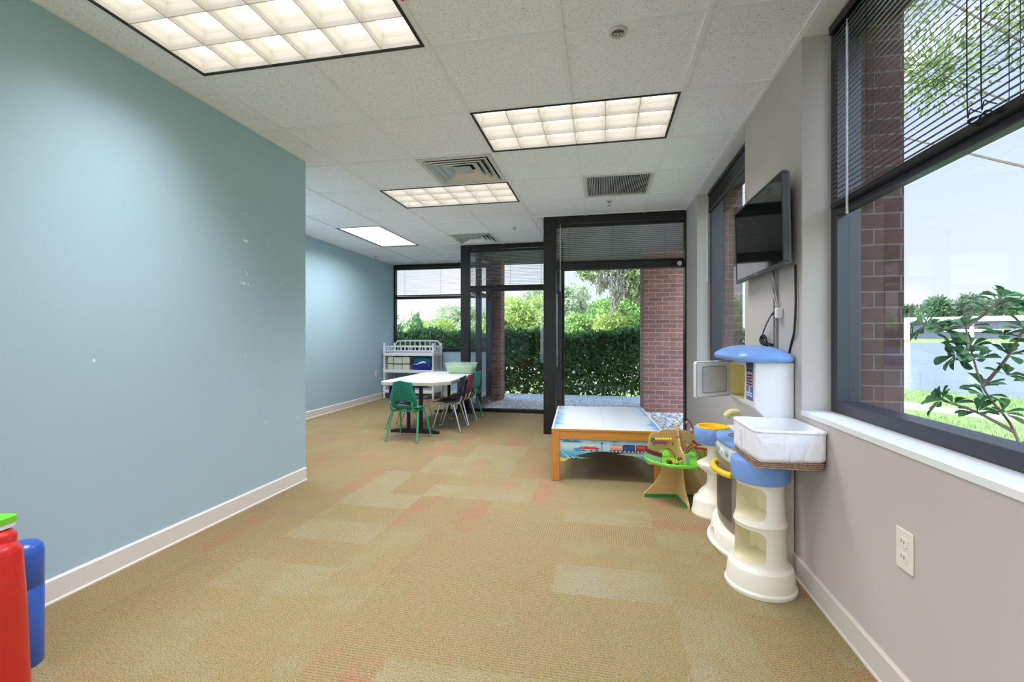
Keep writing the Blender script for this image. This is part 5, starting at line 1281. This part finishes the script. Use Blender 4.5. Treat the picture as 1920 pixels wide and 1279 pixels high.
MB().bb(-12, 60, -1, 11, .2, 5.98).build('glass_wall', M_bg, bd, smooth=False); MB().bb(-4, 60, -3.0, -1, 2.5, 3.4).build('balcony_slab', M_bw, bd, smooth=False)
# grass blades near the window
r = np.random.default_rng(77); n = 26000; d_ = r.uniform(0, 1, n)
X = 2.6+7*r.random(n); Y = 1.5+13*r.random(n); keep = (X*.762+Y*.648 < 15.2)
onpath = np.abs((X-6.5)*.815+(Y-9.7)*.58) < .62; keep &= ~onpath; X, Y = X[keep], Y[keep]
pts = np.stack([X, Y, np.full(len(X), ZG)], 1)
gr = cloud_mesh('grass', pts, .075, leaf_material('grass_blade', (112, 134, 70), (160, 174, 108), .25), None, 78, aspect=.14, dirs=np.tile([0, 0, 1.6], (len(pts), 1))); tag(gr, 'short green grass between the window and the lake', 'grass', None, 'stuff')

# ------------------------------------------------------------------ sky, sun, camera
w = bpy.data.worlds.new('sky'); scene.world = w; w.use_nodes = True; nt = w.node_tree; n_ = nt.nodes; bg = n_['Background']
tc = n_.new('ShaderNodeTexCoord'); sx = n_.new('ShaderNodeSeparateXYZ'); nt.links.new(tc.outputs['Generated'], sx.inputs[0])
cr = n_.new('ShaderNodeValToRGB'); nt.links.new(sx.outputs[2], cr.inputs[0])
for e, (p, c_) in zip(cr.color_ramp.elements, ((0.0, (236, 244, 250)), (1.0, (120, 172, 232)))): e.position = p; e.color = (*lin(c_), 1)
e = cr.color_ramp.elements.new(.35); e.color = (*lin((204, 224, 250)), 1)
e = cr.color_ramp.elements.new(.6); e.color = (*lin((168, 206, 246)), 1)
mp = n_.new('ShaderNodeMapping'); mp.inputs['Scale'].default_value = (1, 1, 2.4); nt.links.new(tc.outputs['Generated'], mp.inputs[0])
nz = n_.new('ShaderNodeTexNoise'); nz.inputs['Scale'].default_value = 2.6; nz.inputs['Detail'].default_value = 6; nt.links.new(mp.outputs[0], nz.inputs['Vector'])
c2 = n_.new('ShaderNodeValToRGB'); c2.color_ramp.elements[0].position = .50; c2.color_ramp.elements[1].position = .66; nt.links.new(nz.outputs['Fac'], c2.inputs[0])
mx = n_.new('ShaderNodeMix'); mx.data_type = 'RGBA'; nt.links.new(c2.outputs[0], mx.inputs['Factor']); nt.links.new(cr.outputs[0], mx.inputs['A']); mx.inputs['B'].default_value = (.96, .97, .99, 1)
# hazy sky: brighter around the sun, which stands high behind the viewer
vm = n_.new('ShaderNodeVectorMath'); vm.operation = 'NORMALIZE'; nt.links.new(tc.outputs['Generated'], vm.inputs[0])
vd = n_.new('ShaderNodeVectorMath'); vd.operation = 'DOT_PRODUCT'; nt.links.new(vm.outputs[0], vd.inputs[0]); vd.inputs[1].default_value = Vector((-.50, -.62, .86)).normalized()
m1 = n_.new('ShaderNodeMath'); m1.operation = 'MAXIMUM'; nt.links.new(vd.outputs['Value'], m1.inputs[0]); m1.inputs[1].default_value = 0
m2 = n_.new('ShaderNodeMath'); m2.operation = 'POWER'; nt.links.new(m1.outputs[0], m2.inputs[0]); m2.inputs[1].default_value = 1.6
m3 = n_.new('ShaderNodeMath'); m3.operation = 'MULTIPLY_ADD'; nt.links.new(m2.outputs[0], m3.inputs[0]); m3.inputs[1].default_value = 9.5; m3.inputs[2].default_value = 0.95
nt.links.new(mx.outputs['Result'], bg.inputs[0]); nt.links.new(m3.outputs[0], bg.inputs[1])
S = bpy.data.lights.new('sun', 'SUN'); S.energy = 3.4; S.angle = R(1.0); S.color = (1, .95, .86)
so = bpy.data.objects.new('sun', S); COL.objects.link(so); so.rotation_euler = Vector((.50, .62, -.86)).to_track_quat('-Z', 'Y').to_euler()
cam = bpy.data.cameras.new('camera'); co = bpy.data.objects.new('camera', cam); COL.objects.link(co)
co.location = (0, 0, CAMZ); co.rotation_euler = (R(90), 0, .197)
cam.sensor_width = 36; cam.lens = 850*36/1920; cam.shift_y = -8.5/1920; cam.clip_start = .05; cam.clip_end = 2000
scene.camera = co
scene.view_settings.view_transform = 'Standard'; scene.view_settings.look = 'None'; scene.view_settings.gamma = 1; scene.view_settings.use_curve_mapping = False
scene.view_settings.exposure = 0.4
cy = scene.cycles; cy.max_bounces = 10; cy.diffuse_bounces = 5; cy.glossy_bounces = 4; cy.transparent_max_bounces = 24; cy.transmission_bounces = 4
cy.caustics_reflective = False; cy.caustics_refractive = False; cy.sample_clamp_indirect = 6; cy.use_denoising = True
